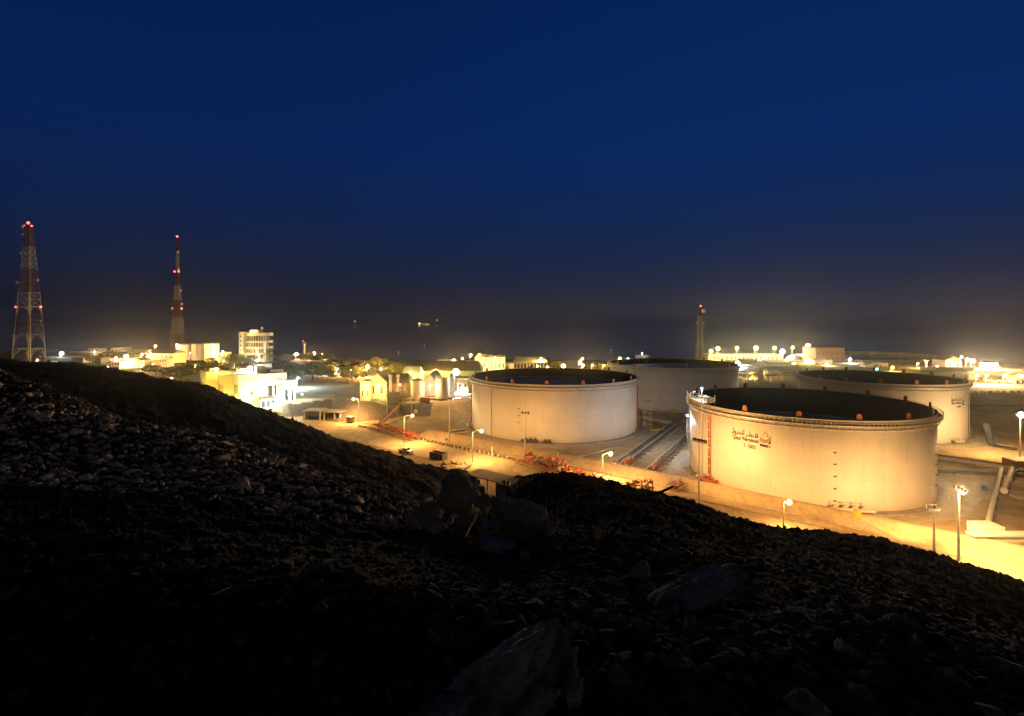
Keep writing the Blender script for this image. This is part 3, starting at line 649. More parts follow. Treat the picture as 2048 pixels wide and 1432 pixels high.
def manifold(label, a, b, w, nx, h=2.6, seed=1, cols=None, name='pipe_manifold'):
    # rows of valves, risers, headers and yellow rails
    r = random.Random(seed); a = Vector(a); b = Vector(b); d = (b-a); L = d.length; d.normalize(); n = Vector((-d.y, d.x, 0)).normalized()
    if n.y < 0: n = -n
    t = thing(name, label, 'pipe manifold', tuple(a)); cols = cols or [m_red, m_red, m_orange, m_pipe]
    P3 = lambda s_, o, z: d*s_+n*o+Vector((0,0,z))
    for k in range(3):
        MB().tube([P3(0, w*(k+.5)/3, .9+.35*k), P3(L, w*(k+.5)/3, .9+.35*k)], .26, 8).build('header_pipe', cols[k % len(cols)], t)
    for k in range(nx):
        s_ = L*(k+.5)/nx; hh = h*r.uniform(.55, 1); o0, o1 = sorted((r.uniform(0, w*.5), r.uniform(w*.5, w)))
        m = cols[r.randrange(len(cols))]
        MB().tube([P3(s_, o0, .1), P3(s_, o0, hh), P3(s_, o1, hh), P3(s_, o1, .1)], .16, 6).build('riser_loop', m, t)
        v = MB().tube([P3(s_-.35, (o0+o1)/2, hh), P3(s_+.35, (o0+o1)/2, hh)], .36, 8)
        v.tube([P3(s_, (o0+o1)/2, hh), P3(s_, (o0+o1)/2, hh+.7)], .07, 6); v.tube([P3(s_, (o0+o1)/2, hh+.68), P3(s_, (o0+o1)/2, hh+.76)], .34, 10)
        v.build('valve', m_red if r.random() < .6 else m_yel, t)
    for o in (-.5, w+.5):
        q = MB()
        for z in (.6, 1.15): q.bar(P3(0, o, z), P3(L, o, z), .08)
        k = 0
        while k <= L: q.bar(P3(k, o, 0), P3(k, o, 1.2), .08); k += 1.6
        q.build('guard_rail', m_yel, t)
    MB().bar(P3(0, w/2, .06), P3(L, w/2, .06), w+1, .1).build('slab', m_conc, t)
    return t
manifold('red pipe manifold nearest the tan tank, tall arched pipes, behind the low roofed building', G(1032, 926), G(1112, 952), 7, 12, 3.2, 1)
manifold('red pipe manifold in yellow railings in front of the dark ridge', G(1108, 958), G(1180, 985), 8, 12, 2.8, 2)
manifold('small red and yellow manifold half hidden by the ridge right of the white sign', G(1242, 990), G(1296, 1000), 6, 9, 3.6, 3)
manifold('long red manifold beyond the road left of the street lamp behind the truck', G(736, 858), G(818, 884), 6, 14, 2.6, 4)
for k_, (a_, b_, lb_) in enumerate(((G(1262, 935), G(1275, 925), 'valve cluster on the pipe bundle between the tan tank and the nearest tank'), (G(1318, 945), G(1330, 935), 'valve cluster at the near end of the pipe bundle beside the nearest tank'), (G(1352, 985), G(1372, 975), 'small rusty valve group between the second pipe bundle and the nearest tank'))):
    manifold(lb_, a_, b_, 3, 4, 1.4, 20+k_, [m_rusty, m_red, m_pipe])
manifold('brown and red valve group at the foot of the tan tank, left side', G(905, 872), G(938, 868), 3, 5, 1.2, 5, [m_pipe, m_dsteel])
# scaffolding beside the tan tank
sc = thing('scaffold_tower', 'white tubular scaffold tower with stairs at the right side of the tan tank', 'scaffold', (TB['x']+TB['r']+3.2, 217, 0))
for x in (0, 3):
    for y in (0, 3): MB().tube([(x,y,0),(x,y,11)], .07, 6).build('upright', m_white, sc)
b = MB()
for k in range(5):
    z = 1+k*2.3
    for p, q in (((0,0),(3,0)),((3,0),(3,3)),((3,3),(0,3)),((0,3),(0,0))): b.bar((*p,z),(*q,z),.08)
    b.bar((0,0,z),(3,0,z+2.2 if k<4 else z),.07); b.bar((0,3,z),(3,3,z+2.2 if k<4 else z),.07)
b.build('braces', m_white, sc)
for z in (3.3, 10.2): MB().box(-.1,-.1,z,3.1,3.1,z+.08).build('platform', m_white, sc)
yb = thing('yellow_striped_platform', 'low yellow and black striped platform beside the foot of the tan tank', 'platform', (TB['x']+TB['r']+3.0, 207, 0))
MB().box(0,0,.3,5.5,1.6,1.0).build('deck', m_yel, yb)
for k in range(5): MB().box(.3+k*1.1,-.02,.35,.75+k*1.1,0,.95).build('stripe', m_black, yb)
for x in (.2, 5.3): MB().box(x-.15,.2,0,x+.15,1.4,.3).build('foot', m_dsteel, yb)
# small concrete beams and kerbs
def wall(label, pts, w, h, m=None, cat='wall', name='low_wall', z=0):
    t = MB()
    for a, b in zip(pts[:-1], pts[1:]):
        a = Vector(a); b = Vector(b); t.bar((a.x, a.y, z+h/2), (b.x, b.y, z+h/2), w, h)
    return tag(t.build(name, m or m_conc), label, cat)
wall('low angled concrete kerb wall in front of the tan tank', [G(1152, 916), G(1240, 893), G(1282, 898)], .8, .5)
wall('dark concrete drain channel on the flat ground right of the rightmost tank', [G(1972, 850), G(1986, 892), G(2030, 900)], 2.2, .5, m_dsteel, 'drain', 'drain_channel')
wall('pale concrete drain edge beside the dark drain channel at the right', [G(1980, 850), G(1992, 890), G(2026, 897)], .6, .8, m_conc, 'drain')
wall('long pale kerb lying on the flat below the twin pole mast', [G(1838, 1052), G(1888, 1070)], 1.6, .3)
# white slab wall with mural panels and steps at lower right
ws = thing('slab_wall', 'low white slab wall with steps and a lilac panel at the lower right', 'wall', G(1962, 1092))
MB().box(0,0,0,22,1.0,1.9).build('wall', m_white, ws); MB().box(-1.5,-.4,1.9,22,1.8,2.25).build('coping', m_white, ws)
MB().box(1,-1.6,0,8.3,-.02,.5).build('step', m_conc, ws); MB().box(1,-.9,.5,8.3,-.02,1.0).build('step', m_conc, ws)
MB().box(8.4,-.8,0,12,-.03,2.0).build('panel', mat('lilac_paint', (.40,.33,.58), .6), ws); MB().box(2,1.9,0,6.5,5.5,2.9).build('plant_room', m_white, ws)
bx = thing('brown_box', 'brown steel box unit at the right edge beside the pipelines', 'container', G(2033, 946))
MB().box(0,0,.4,9,4.5,3.3).build('body', mat('brown_paint', (.22,.085,.045), .6, noise=.2), bx); MB().box(-.15,-.15,3.3,9.15,4.65,3.5).build('lid', m_rail, bx)
for x in (.5, 8.2): MB().box(x,.3,0,x+.5,4.2,.4).build('skid', m_dsteel, bx)
# shelter with blue drums
sh = thing('open_shelter', 'open fronted shelter with flat roof by the upper end of the road', 'shelter', G(607, 840), R_(-7))
MB().box(-.4,-.6,3.9,8.0,7.5,4.2).build('roof', m_conc, sh); MB().box(9,-.4,3.6,18,7,3.9).build('roof', m_conc, sh)
MB().box(-.2,7,0,17.8,7.2,3.6).build('back_wall', m_conc, sh); MB().box(-.3,0,0,-.1,7,3.9).build('side_wall', m_conc, sh); MB().box(16.6,0,0,16.8,7,3.6).build('side_wall', m_white, sh)
for x in (.2, 7.4, 9.4, 14.2): MB().box(x,-.1,0,x+.4,.3,3.9 if x < 8 else 3.6).build('post', m_rail, sh)
m_blue = mat('blue_plastic', (.03,.06,.50), .4)
dr0 = MB().lathe([(.001,0),(.34,0),(.36,.05),(.34,.4),(.36,.45),(.34,.5),(.36,.9),(.34,1.0),(.001,1.0)], 14)
dm = None
for k in range(9):
    q = Vector(G(618, 838))+Vector((.9*(k % 5)+.2, 1.0*(k//5)-.1*(k % 5), 0))
    if dm is None: dm = dr0.build('plastic_drum', m_blue, None, True); o = dm
    else: o = dm.copy(); col.objects.link(o)
    o.location = q; o.scale = (1.25, 1.25, 1.5); tag(o, ('blue plastic drum in the front row inside the open shelter', 'blue plastic drum in the back row inside the open shelter')[k//5], 'drum', ('blue drums in the front row', 'blue drums in the back row')[k//5])
# compressor trailer
tr = thing('trailer_generator', 'small yellow trailer generator parked right of the shelter', 'generator', G(692, 846), R_(-20))
MB().box(0,0,.6,3,1.8,2.6).build('housing', m_yel, tr); MB().box(-.1,-.1,2.6,3.1,1.9,2.75).build('roof', m_rail, tr); MB().bar((3,.9,.6),(4.2,.9,.5),.12).build('drawbar', m_dsteel, tr)
for y in (-.12, 1.92): MB().tube([(1.5,y-.08,.4),(1.5,y+.08,.4)], .4, 14).build('wheel', m_black, tr)
MB().box(.6,-.02,1.2,2.4,0,2.2).build('grille', m_dsteel, tr)
# pickup
m_car = mat('white_car_paint', (.75,.74,.72), .35, spec=.5); m_glass = mat('dark_glass', (.02,.022,.025), .1, spec=.6); m_tyre = mat('tyre_rubber', (.02,.02,.02), .8)
cr = thing('pickup_truck', 'white double cab pickup truck parked at the hill side of the road', 'pickup truck', G(797, 905), R_(-34))
def extr(mb, prof, y0, y1):
    n = len(prof); mb.add([(x,y0,z) for x,z in prof]+[(x,y1,z) for x,z in prof], [tuple(range(n))[::-1], tuple(range(n,2*n))]+[(i,(i+1)%n,n+(i+1)%n,n+i) for i in range(n)]); return mb
extr(MB(), [(0,.45),(.35,.4),(.45,.75),(1.2,.75),(1.3,.4),(3.75,.4),(3.85,.75),(4.6,.75),(4.7,.45),(5.2,.5),(5.25,.95),(4.9,1.12),(3.8,1.18),(1.75,1.15),(1.75,1.2),(0,1.18)], 0, 1.85).build('body', m_car, cr)
extr(MB(), [(1.75,1.15),(3.85,1.16),(3.25,1.75),(1.95,1.78)], .12, 1.73).build('cab', m_car, cr)
MB().box(.1,.12,1.19,1.68,1.73,1.2).build('cargo_bed', m_black, cr)
for y in (.1, 1.75):
    extr(MB(), [(1.9,1.2),(2.65,1.2),(2.65,1.68),(2.02,1.68)], y-.01, y+.01).build('window', m_glass, cr); extr(MB(), [(2.75,1.2),(3.65,1.2),(3.2,1.66),(2.75,1.68)], y-.01, y+.01).build('window', m_glass, cr)
MB().add([(3.87,.2,1.19),(3.87,1.65,1.19),(3.3,1.6,1.72),(3.3,.25,1.72)], [(0,1,2,3)]).build('windscreen', m_glass, cr)
for x in (.83, 4.22):
    for y in (.02, 1.83):
        wv = MB().tube([(x,y-.12,.4),(x,y+.12,.4)], .4, 18).build('wheel', m_tyre, cr); MB().tube([(x,y-.14,.4),(x,y+.14,.4)], .22, 12).build('rim', m_steel, wv)
for y in (.1, 1.45): MB().box(5.2,y,.72,5.27,y+.32,.92).build('headlight', mat('lamp_lens', (.8,.8,.75), .2), cr)
MB().box(5.21,.5,.6,5.29,1.4,.9).build('grille', m_black, cr); MB().box(5.15,.05,.42,5.35,1.8,.6).build('bumper', m_steel, cr)
# ribbed skip and its fence post
sk = thing('skip_container', 'dark ribbed open skip container on the road right of the pickup truck', 'container', G(859, 917), R_(-33))
MB().box(0,0,.15,5.4,.08,2.1).build('side_panel', m_dsteel, sk); MB().box(0,2.3,.15,5.4,2.38,2.1).build('side_panel', m_dsteel, sk)
MB().box(0,.081,.15,.08,2.299,2.1).build('end_panel', m_dsteel, sk); MB().box(5.32,.081,.15,5.4,2.299,2.1).build('end_panel', m_dsteel, sk); MB().box(.081,.081,.16,5.319,2.299,.25).build('floor_panel', m_dsteel, sk)
for k in range(10): MB().box(.1+k*.57,-.1,.15,.2+k*.57,0,2.1).build('rib', m_black if k != 7 else m_steel, sk)
MB().box(-.05,-.12,2.1,5.45,.1,2.2).build('top_rail', m_steel, sk); MB().box(0,-.05,0,5.4,.1,.15).build('skid', m_rail, sk)
# low roofed building beside the ridge, canopy
lb = thing('flat_roofed_building', 'low windowless building with flat beige roof and parapet beside the dark ridge', 'building', (-4.0, 128, 0), R_(-37))
W_, D_ = 26, 9
MB().box(0,0,0,W_,D_,3.9).build('wall', mat('dull_render', (.17,.13,.11), .9, noise=.2, nscale=.3), lb); MB().box(.3,.3,3.9,W_-.3,D_-.3,4.0).build('roof', m_conc, lb)
pp = MB(); pp.box(0,0,3.902,W_,.28,4.35); pp.box(0,D_-.28,3.902,W_,D_,4.35); pp.box(0,.282,3.902,.28,D_-.282,4.35); pp.box(W_-.28,.282,3.902,W_,D_-.282,4.35); pp.build('parapet', mat('parapet_paint', (.12,.09,.07), .9), lb)
for x, y in ((1.5, 1), (2.6, 1), (18, 1.2)): MB().box(x,y,4.0,x+.7,y+.7,5.1).build('roof_vent', m_dsteel, lb)
MB().box(-.06,3,0,-.01,4.2,2.2).build('door', m_dsteel, lb)
cn = thing('canopy_shelter', 'pale flat canopy roof on posts left of the low windowless building', 'canopy', (-9.5, 135, 0), R_(-37))
MB().box(-4,0,3.6,12,6.5,3.85).build('canopy_roof', m_lined, cn)
for x in (-3.6, 3.5, 11.5):
    for y in (.4, 6): MB().box(x,y,0,x+.25,y+.25,3.6).build('post', m_rail, cn)
wt = thing('water_tank', 'dark round water tank standing under the pale canopy roof', 'water tank', (-8.0, 130.5, 0))
MB().lathe([(.001,.3),(1.3,.3),(1.35,.5),(1.35,2.3),(1.2,2.6),(.3,2.8),(.001,2.8)], 20).build('drum', m_dsteel, wt, True)
for k in range(4): MB().lathe([(1.36,.5+k*.55),(1.42,.55+k*.55),(1.36,.6+k*.55)], 20).build('hoop', m_black, wt)
MB().box(-1.2,-1.2,0,1.2,1.2,.3).build('plinth', m_conc, wt)
# small signs
def sign(label, base, w, h, z, text=None, rz=0):
    t = thing('sign', label, 'sign', base, rz); MB().box(-w/2,0,z,w/2,.06,z+h).build('board', m_white, t)
    MB().box(-.06,.061,0,.06,.18,z+h*.8).build('post', m_mast, t)
    MB().box(-w*.3,-.012,z+h*.45,w*.3,-.002,z+h*.58).build('marking', m_black, t); MB().box(-w*.2,-.012,z+h*.3,w*.2,-.002,z+h*.38).build('marking', m_black, t)
sign('small square white sign above the ridge in front of the red manifold', G(1188, 980), 1.4, 1.2, 1.1)
sign('small white sign beyond the road between two masts', G(893, 888), 1.0, .9, 1.2); sign('white board by the pipe stairs on the bank left of the tan tank', (-44, 240, .8), 1.4, 1.5, 1.0)
for px, py, lb_ in ((984, 911, 'short white bollard post on the berm in front of the tan tank, left one'), (1115, 922, 'short white bollard post on the berm in front of the tan tank, right one')):
    o = thing('marker_post', lb_, 'post', G(px, py, .7)); MB().tube([(0,0,-.6),(0,0,2.4)], .14, 8).build('post', m_white, o); MB().tube([(0,0,2.4),(0,0,2.7)], .25, 8).build('cap', m_white, o)
dv = thing('jib_crane', 'yellow headed post crane with slanted stay in front of the nearest tank', 'crane', G(1714, 1062))
MB().tube([(0,0,0),(0,0,3.2)], .1, 8).build('post', m_rail, dv); MB().tube([(.1,0,2.9),(5.0,-5.5,.1)], .12, 8).build('stay', m_rail, dv); MB().box(-.5,-.4,2.9,.6,.4,4.3).build('head', m_yel, dv)
# ------------------------------------------------------------ lattice towers
m_tred = mat('tower_red', (.095,.036,.028), .6, noise=.2, nscale=1); m_twhite = mat('tower_white', (.26,.25,.235), .6, noise=.15, nscale=1); m_tgrey = mat('tower_galvanised', (.45,.42,.38), .5, metal=.3)
m_dish = mat('dish_white', (.75,.73,.68), .5)
def tower(label, px, Y, rows, r0, dishes, lights, arch=()):
    # rows: (py, width px, material, panels) from the top down, last row is the ground
    k = Y/F; zb = CAMZ-(rows[-1][0]-HZ)*k; x = (px-CX)*k
    t = thing('lattice_tower', label, 'lattice tower', (x, Y, zb)); sq = 1.19/(1+abs(x/Y))
    Z = lambda py: CAMZ-(py-HZ)*k-zb
    for (pa, wa, m, n), (pb, wb, _, _) in zip(rows[:-1], rows[1:]):
        b = MB(); z0, z1, w0, w1 = Z(pb), Z(pa), wb*k/2/1.19*sq, wa*k/2/1.19*sq; rr_ = r0*(.6+.4*w0/(rows[-1][1]*k/2*sq))
        C4 = lambda q: [Vector((sx_*(w0+(w1-w0)*q), sy_*(w0+(w1-w0)*q), z0+(z1-z0)*q)) for sx_, sy_ in ((-1,-1),(1,-1),(1,1),(-1,1))]
        for i in range(4): b.bar(C4(0)[i], C4(1)[i], rr_*1.5)
        for j in range(n):
            A_, B_ = C4(j/n), C4((j+1)/n)
            for i in range(4):
                i2 = (i+1) % 4; b.bar(B_[i], B_[i2], rr_)
                if j == 0: b.bar(A_[i], A_[i2], rr_) if pb != rows[-1][0] else None
                if (pa, pb) in arch or n == 1:
                    mid = (B_[i]+B_[i2])/2; b.bar(A_[i], B_[i].lerp(mid, .35), rr_*.8); b.bar(A_[i2], B_[i2].lerp(mid, .35), rr_*.8)
                    b.bar(A_[i].lerp(B_[i], .5), mid, rr_*.7); b.bar(A_[i2].lerp(B_[i2], .5), mid, rr_*.7)
                else:
                    b.bar(A_[i], B_[i2], rr_*.75); b.bar(A_[i2], B_[i], rr_*.75)
        b.build('tower_section', m, t)
    for (dx, py, rad, side) in dishes:
        c = Vector((dx*k, -1.0, Z(py))); q = MB(); rd_ = rad*k; n = 16
        prof = [(0,.25),(.6,.12),(1,0),(1,-.35),(0,-.35)]; v = []
        for kk in range(n):
            a = 2*math.pi*kk/n
            for (p_, d_) in prof: v.append((c.x+rd_*p_*math.cos(a), c.y-.9*rd_*(-d_), c.z+rd_*p_*math.sin(a)))
        L = len(prof); q.add(v, [(kk*L+i, ((kk+1) % n)*L+i, ((kk+1) % n)*L+i+1, kk*L+i+1) for kk in range(n) for i in range(L-1)])
        q.bar(c, (c.x*.45, 0, c.z), .18); q.build('dish', m_dish, t, True)
    for (dx, py, s_, pw) in lights:
        c = (dx*k, -.5, Z(py)); o = MB(); ico(o, (0,0,0), s_).build('warning_light', bulb((1,.11,.07), 5), t).location = c
        if abs(dx) > 2: MB().bar(c, (c[0]*.8, 0, c[2]), .15).build('light_bracket', m_tred, t)
        if pw: light(t, (c[0], c[1]-s_-.2, c[2]), pw, (1,.12,.06), .3)
    MB().bar((0,0,Z(rows[0][0])), (0,0,Z(rows[0][0])+2.5), .2).build('mast_tip', m_tred, t)
    MB().bar((.3,.3,1), (.3,.3,Z(rows[0][0])), .55).build('cable_ladder', m_dsteel, t)
    return t
R2, W2 = m_tred, m_twhite
tower('tallest red and white lattice tower with dishes at the far left edge', 58, 300,
      [(452,20,R2,2),(455,18,R2,6),(494,23,W2,4),(538,33,R2,4),(585,43,W2,2),(613,48,W2,1),(630,52,R2,2),(668,59,W2,1),(697,65,W2,1),(732,70,R2,1)], .23,
      [(-10,454,3,0),(-10,469,2.6,0),(-14,506,2.8,0),(-21,565,2.8,0),(20,560,3,0),(26,642,2.5,0)],
      [(0,446,.75,400),(-7,452,.5,0),(7,452,.5,0),(-24,614,.6,60),(25,614,.6,60)])
tower('slim red and white lattice tower behind the cylindrical tanks on the cliff', 355, 450,
      [(478,4.5,R2,2),(505,5,W2,8),(538,6,R2,5),(571,10,W2,4),(601,16,R2,4),(636,21,W2,5),(668,27,R2,4),(700,32,R2,1)], .30,
      [(2.5,504,2.8,0),(3,538,2.8,0),(8,581,2.6,0),(10,608,2.4,0)],
      [(0,473,.85,300),(-5,543,.8,0),(3,543,.8,0),(-9,617,.8,0),(9,617,.8,0)])
tower('short grey lattice tower with one big dish standing beyond the farthest tank', 1400, 420,
      [(618,3.5,R2,4),(632,4.5,m_tgrey,2),(645,12,m_tgrey,1),(652,12,m_tgrey,2),(678,11,m_tgrey,3),(697,16,m_tgrey,2),(724,17,m_tgrey,2),(751,18,m_tgrey,2)], .22,
      [(6,622,4.2,0),(-7,646,2.2,0),(5.5,646,2.2,0)], [(1,612,.75,200)])
# ------------------------------------------------------------ buildings far off
m_cream = mat('cream_render', (.62,.56,.44), .8, noise=.15, nscale=.2); m_yelr = mat('yellow_render', (.60,.50,.25), .8, noise=.15, nscale=.2)
m_win = mat('window_glass', (.03,.04,.04), .15, spec=.6); m_roofg = mat('grey_roof_sheet', (.16,.13,.115), .8, noise=.2, nscale=.5); m_oran = mat('terracotta_render', (.52,.30,.17), .85, noise=.12, nscale=.2)
m_green = mat('pale_green_cladding', (.36,.46,.28), .8, noise=.15, nscale=.3); m_frame = mat('window_frame', (.45,.42,.36), .7)
def bld(label, px0, px1, pyt, pyb, Y, depth=14, m=None, roof='flat', wins=(), cat='building', name='building', rz=0, roofm=None, door=True, zb=None, group=None):
    """front wall between px0..px1 at depth Y, top row pyt, foot row pyb; wins = (n, row fractions)"""
    k = Y/F; x0 = (px0-CX)*k; W = (px1-px0)*k; zt = CAMZ-(pyt-HZ)*k; zb = CAMZ-(pyb-HZ)*k if zb is None else zb; H = zt-zb
    t = thing(name, label, cat, (x0, Y, zb), R_(rz), group); m = m or m_cream
    fnd = -4
    if roof == 'gable':   # ridge runs away from the viewer
        h1 = H*.68; b = MB(); b.add([(0,0,fnd),(W,0,fnd),(W,0,h1),(W/2,0,H),(0,0,h1),(0,depth,fnd),(W,depth,fnd),(W,depth,h1),(W/2,depth,H),(0,depth,h1)],
                  [(0,1,2,3,4),(9,8,7,6,5),(0,5,6,1),(1,6,7,2),(4,9,5,0)]); b.build('wall', m, t)
        r = MB(); e = .5
        for s_ in (0, 1):
            xa, xb = (-e, W/2) if s_ == 0 else (W+e, W/2)
            za = h1-e*(H-h1)/(W/2)
            v = [(xa,-e,za+.02),(xb,-e,H+.02),(xb,depth+e,H+.02),(xa,depth+e,za+.02)]; v += [(a, b_, c+.25) for a, b_, c in v]
            r.add(v, [(0,1,2,3),(7,6,5,4),(0,4,5,1),(1,5,6,2),(2,6,7,3),(3,7,4,0)])
        r.build('roof', roofm or m_roofg, t)
    elif roof == 'long':  # ridge parallel to the front
        h1 = H*.62; MB().box(0,0,fnd,W,depth,h1).build('wall', m, t); e = .6
        r = MB(); r.add([(-e,-e,h1+.01),(W+e,-e,h1+.01),(W+e,depth+e,h1+.01),(-e,depth+e,h1+.01),(W*.06,depth/2,H),(W*.94,depth/2,H)],[(3,2,1,0),(0,1,5,4),(2,3,4,5),(1,2,5),(3,0,4)])
        r.build('roof', roofm or m_roofg, t); H = h1
    else:
        MB().box(0,0,fnd,W,depth,H-.5).build('wall', m, t)
        r = MB().box(-.15,-.15,H-.5,W+.15,depth+.15,H-.05); r.box(-.15,-.15,H-.0499,W+.15,.15,H+.35); r.box(-.15,depth-.15,H-.0499,W+.15,depth+.15,H+.35); r.build('roof', roofm or m, t)
    for (n, f0, f1, wf) in wins:
        for i in range(n):
            c = W*(i+.5)/n; w2 = W/n*wf/2
            fr = MB().box(c-w2-.12,-.10,H*f0-.12,c+w2+.12,-.01,H*f1+.12).build('window', m_frame, t); MB().box(c-w2,-.13,H*f0,c+w2,-.102,H*f1).build('pane', m_win, fr)
    if door and H > 2.6: MB().box(W*.12,-.08,0,W*.12+1.1,-.01,2.1).build('door', m_frame, t)
    return t
FARK = 4.4
def lamp(label, px, py, Y, zb, pw, colr=SOD, r=.5, group=None, arm=.8, lit=True):
    """pole lamp whose light shows at (px, py) at depth Y"""
    c = at(px, py, Y); h = max(c.z-zb, 1.5)
    t = thing('lamp_post', label, 'lamp', (c.x-arm, Y+.3, zb), 0, group)
    MB().tube([(0,0,0),(0,0,h+.3)], [.16,.1], 6).build('pole', m_mast, t)
    hd = MB().bar((-.2,-.1,h+.5), (arm+.4,-.3,h+.5), .35, .18).build('lamp_head', m_mast, t)
    r *= 1.3; ico(MB(), (0,0,0), r).build('lamp_glass', bulb(tuple(colr), 16), hd).location = (arm, -.3, h)
    if pw: light(hd, (arm, -.3-r-.15, h-r*.6), pw*FARK, colr, .4)
    return t
def gz(px, Y): return hgt((px-CX)/F*Y, Y)
SH = 'lamps scattered through the village on the left'
# left village
bld('long low lit house partly hidden behind the foot of the tallest tower', 12, 58, 722, 733, 330, 10, m_cream, 'long', [(5,.3,.7,.4)])
bld('short lit house right of the foot of the tallest tower', 66, 96, 720, 731, 330, 10, m_cream, 'long', [(3,.3,.7,.4)])
bld('flat grey shed with thin posts right of the tallest tower', 96, 142, 713, 729, 400, 12, m_roofg, 'flat', [(4,.2,.6,.7)])
bld('long white villa with rounded left end on the headland', 138, 196, 704, 713, 470, 16, m_white, 'flat', [(6,.35,.75,.5)])
bld('white flat roofed storey block stepped above the long white villa', 176, 196, 697.5, 704, 482, 10, m_white, 'flat', [(3,.35,.75,.5)])
bld('pale block with flat roof in the middle of the headland skyline', 222, 244, 696, 709, 480, 12, m_cream, 'flat', [(3,.5,.8,.5)])
bld('long grey roofed warehouse in the middle of the village', 196, 262, 703, 714, 440, 18, m_cream, 'long', [(5,.3,.7,.4)])
bld('grey roofed hall in front of the warehouse', 205, 258, 712, 724, 400, 14, m_cream, 'long', [(6,.3,.7,.4)])
bld('grey hipped roof hall left of the gabled villa', 255, 290, 699, 712, 440, 16, m_cream, 'long', [(4,.3,.7,.4)])
bld('yellow villa with hipped roof and a row of dark windows left of the cliff tanks', 292, 346, 700, 719, 400, 16, m_yelr, 'long', [(6,.3,.72,.35)])
bld('two small brown stores below the long white villa', 146, 166, 716, 729, 360, 8, m_dsteel, 'flat')
bld('small brown store right of the round bush', 184, 201, 716, 730, 360, 8, m_dsteel, 'flat')
bld('low lit hut in the middle of the lamps of the village', 268, 288, 716, 728, 370, 8, m_cream, 'long', [(2,.3,.7,.4)])
for a_ in ((158,176,715,722,420,'low pale row house behind the two small brown stores, left one'),(180,198,714,721,425,'low pale row house behind the two small brown stores, right one'),(246,262,720,729,362,'small cream house under the brightest village lamp'),(222,240,724,732,352,'small flat house at the village edge between two orange lamps'),
    (290,304,722,731,360,'small cream house at the right end of the village edge'),(318,334,717,726,378,'small cream annex before the yellow villa'),(266,282,706,713,430,'narrow white house behind the low lit hut'),(436,452,706,716,420,'small white house right of the cliff top tanks'),(455,470,709,717,415,'small cream house left of the round fronted office tower')):
    bld(a_[5], a_[0], a_[1], a_[2], a_[3], a_[4], 8, random.choice([m_cream, m_white, m_yelr]), random.choice(['flat', 'long']), [(3,.3,.7,.4)])
bld('low white boundary building below the village trees', 382, 414, 748, 756, 330, 6, m_white, 'flat')
lamp('bluish white lamp shining alone right of the tallest tower', 123, 707, 390, gz(123, 390), 5000, WHITE, 1.0)
for i, (px, py, Y, pw, r, c, lb_) in enumerate([
    (27,721,318,2500,.4,SOD,'orange lamp just left of the foot of the tallest tower'), (75,720,318,2500,.4,SOD,'orange lamp just right of the foot of the tallest tower'),
    (215,735,330,3500,.6,SOD,'lowest left orange lamp on the near edge of the village'), (242,732,330,3500,.6,SOD,'orange lamp right beside the lowest left one at the village edge'),
    (252,713,385,12000,1.1,WARM,'largest brightest lamp in the middle of the village'), (232,715,385,2500,.5,SOD,'small orange lamp left of the brightest village lamp'),
    (283,732,350,3500,.45,SOD,'orange lamp among the first trees right of the village'), (306,730,350,4000,.6,SOD,'orange lamp above the dark trees left of the cliff'),
    (311,692,445,4000,.7,SOD,'orange lamp high above the villa roofs'), (343,757,300,3500,.5,SOD,'orange lamp low behind the ridge below the cliff'),
    (392,731,350,2500,.4,SOD,'small orange lamp among trees left of the white building'), (301,706,392,3500,.4,SOD,'small lamp on the front of the yellow villa'),
    (354,689,418,2500,.5,SOD,'lamp on top of the leftmost cliff tank'), (284,709,398,6000,.6,YEL,'yellow green lamp between hall and yellow villa'),
    (413,729,345,5000,.45,SOD,'added tall orange lamp behind the left end of the white building'), (447,723,360,5000,.45,SOD,'added orange lamp lighting the trees above the white building')]):  # last two lamps added to light the dark trees
    lamp(lb_, px, py, Y, min(gz(px, Y), CAMZ-(py-HZ)/F*Y-2), pw, c, r, SH)
for px, py, Y, pw in ((160,711,455,9000), (190,703,455,5000), (232,704,465,6000), (270,722,360,9000), (320,722,385,6000), (235,722,385,7000), (300,712,385,5000)):
    lamp('added low lamp brightening a facade in the village, %s' % {160:'in front of the long white villa',190:'by the stepped upper storey',232:'before the pale skyline block',270:'before the low lit hut',320:'before the yellow villa',235:'before the grey roofed hall',300:'by the left corner of the yellow villa'}[px], px, py, Y, CAMZ-(py-HZ)/F*Y-3, pw, WARM, .25, SH)  # lamp posts added so the village fronts come out overexposed
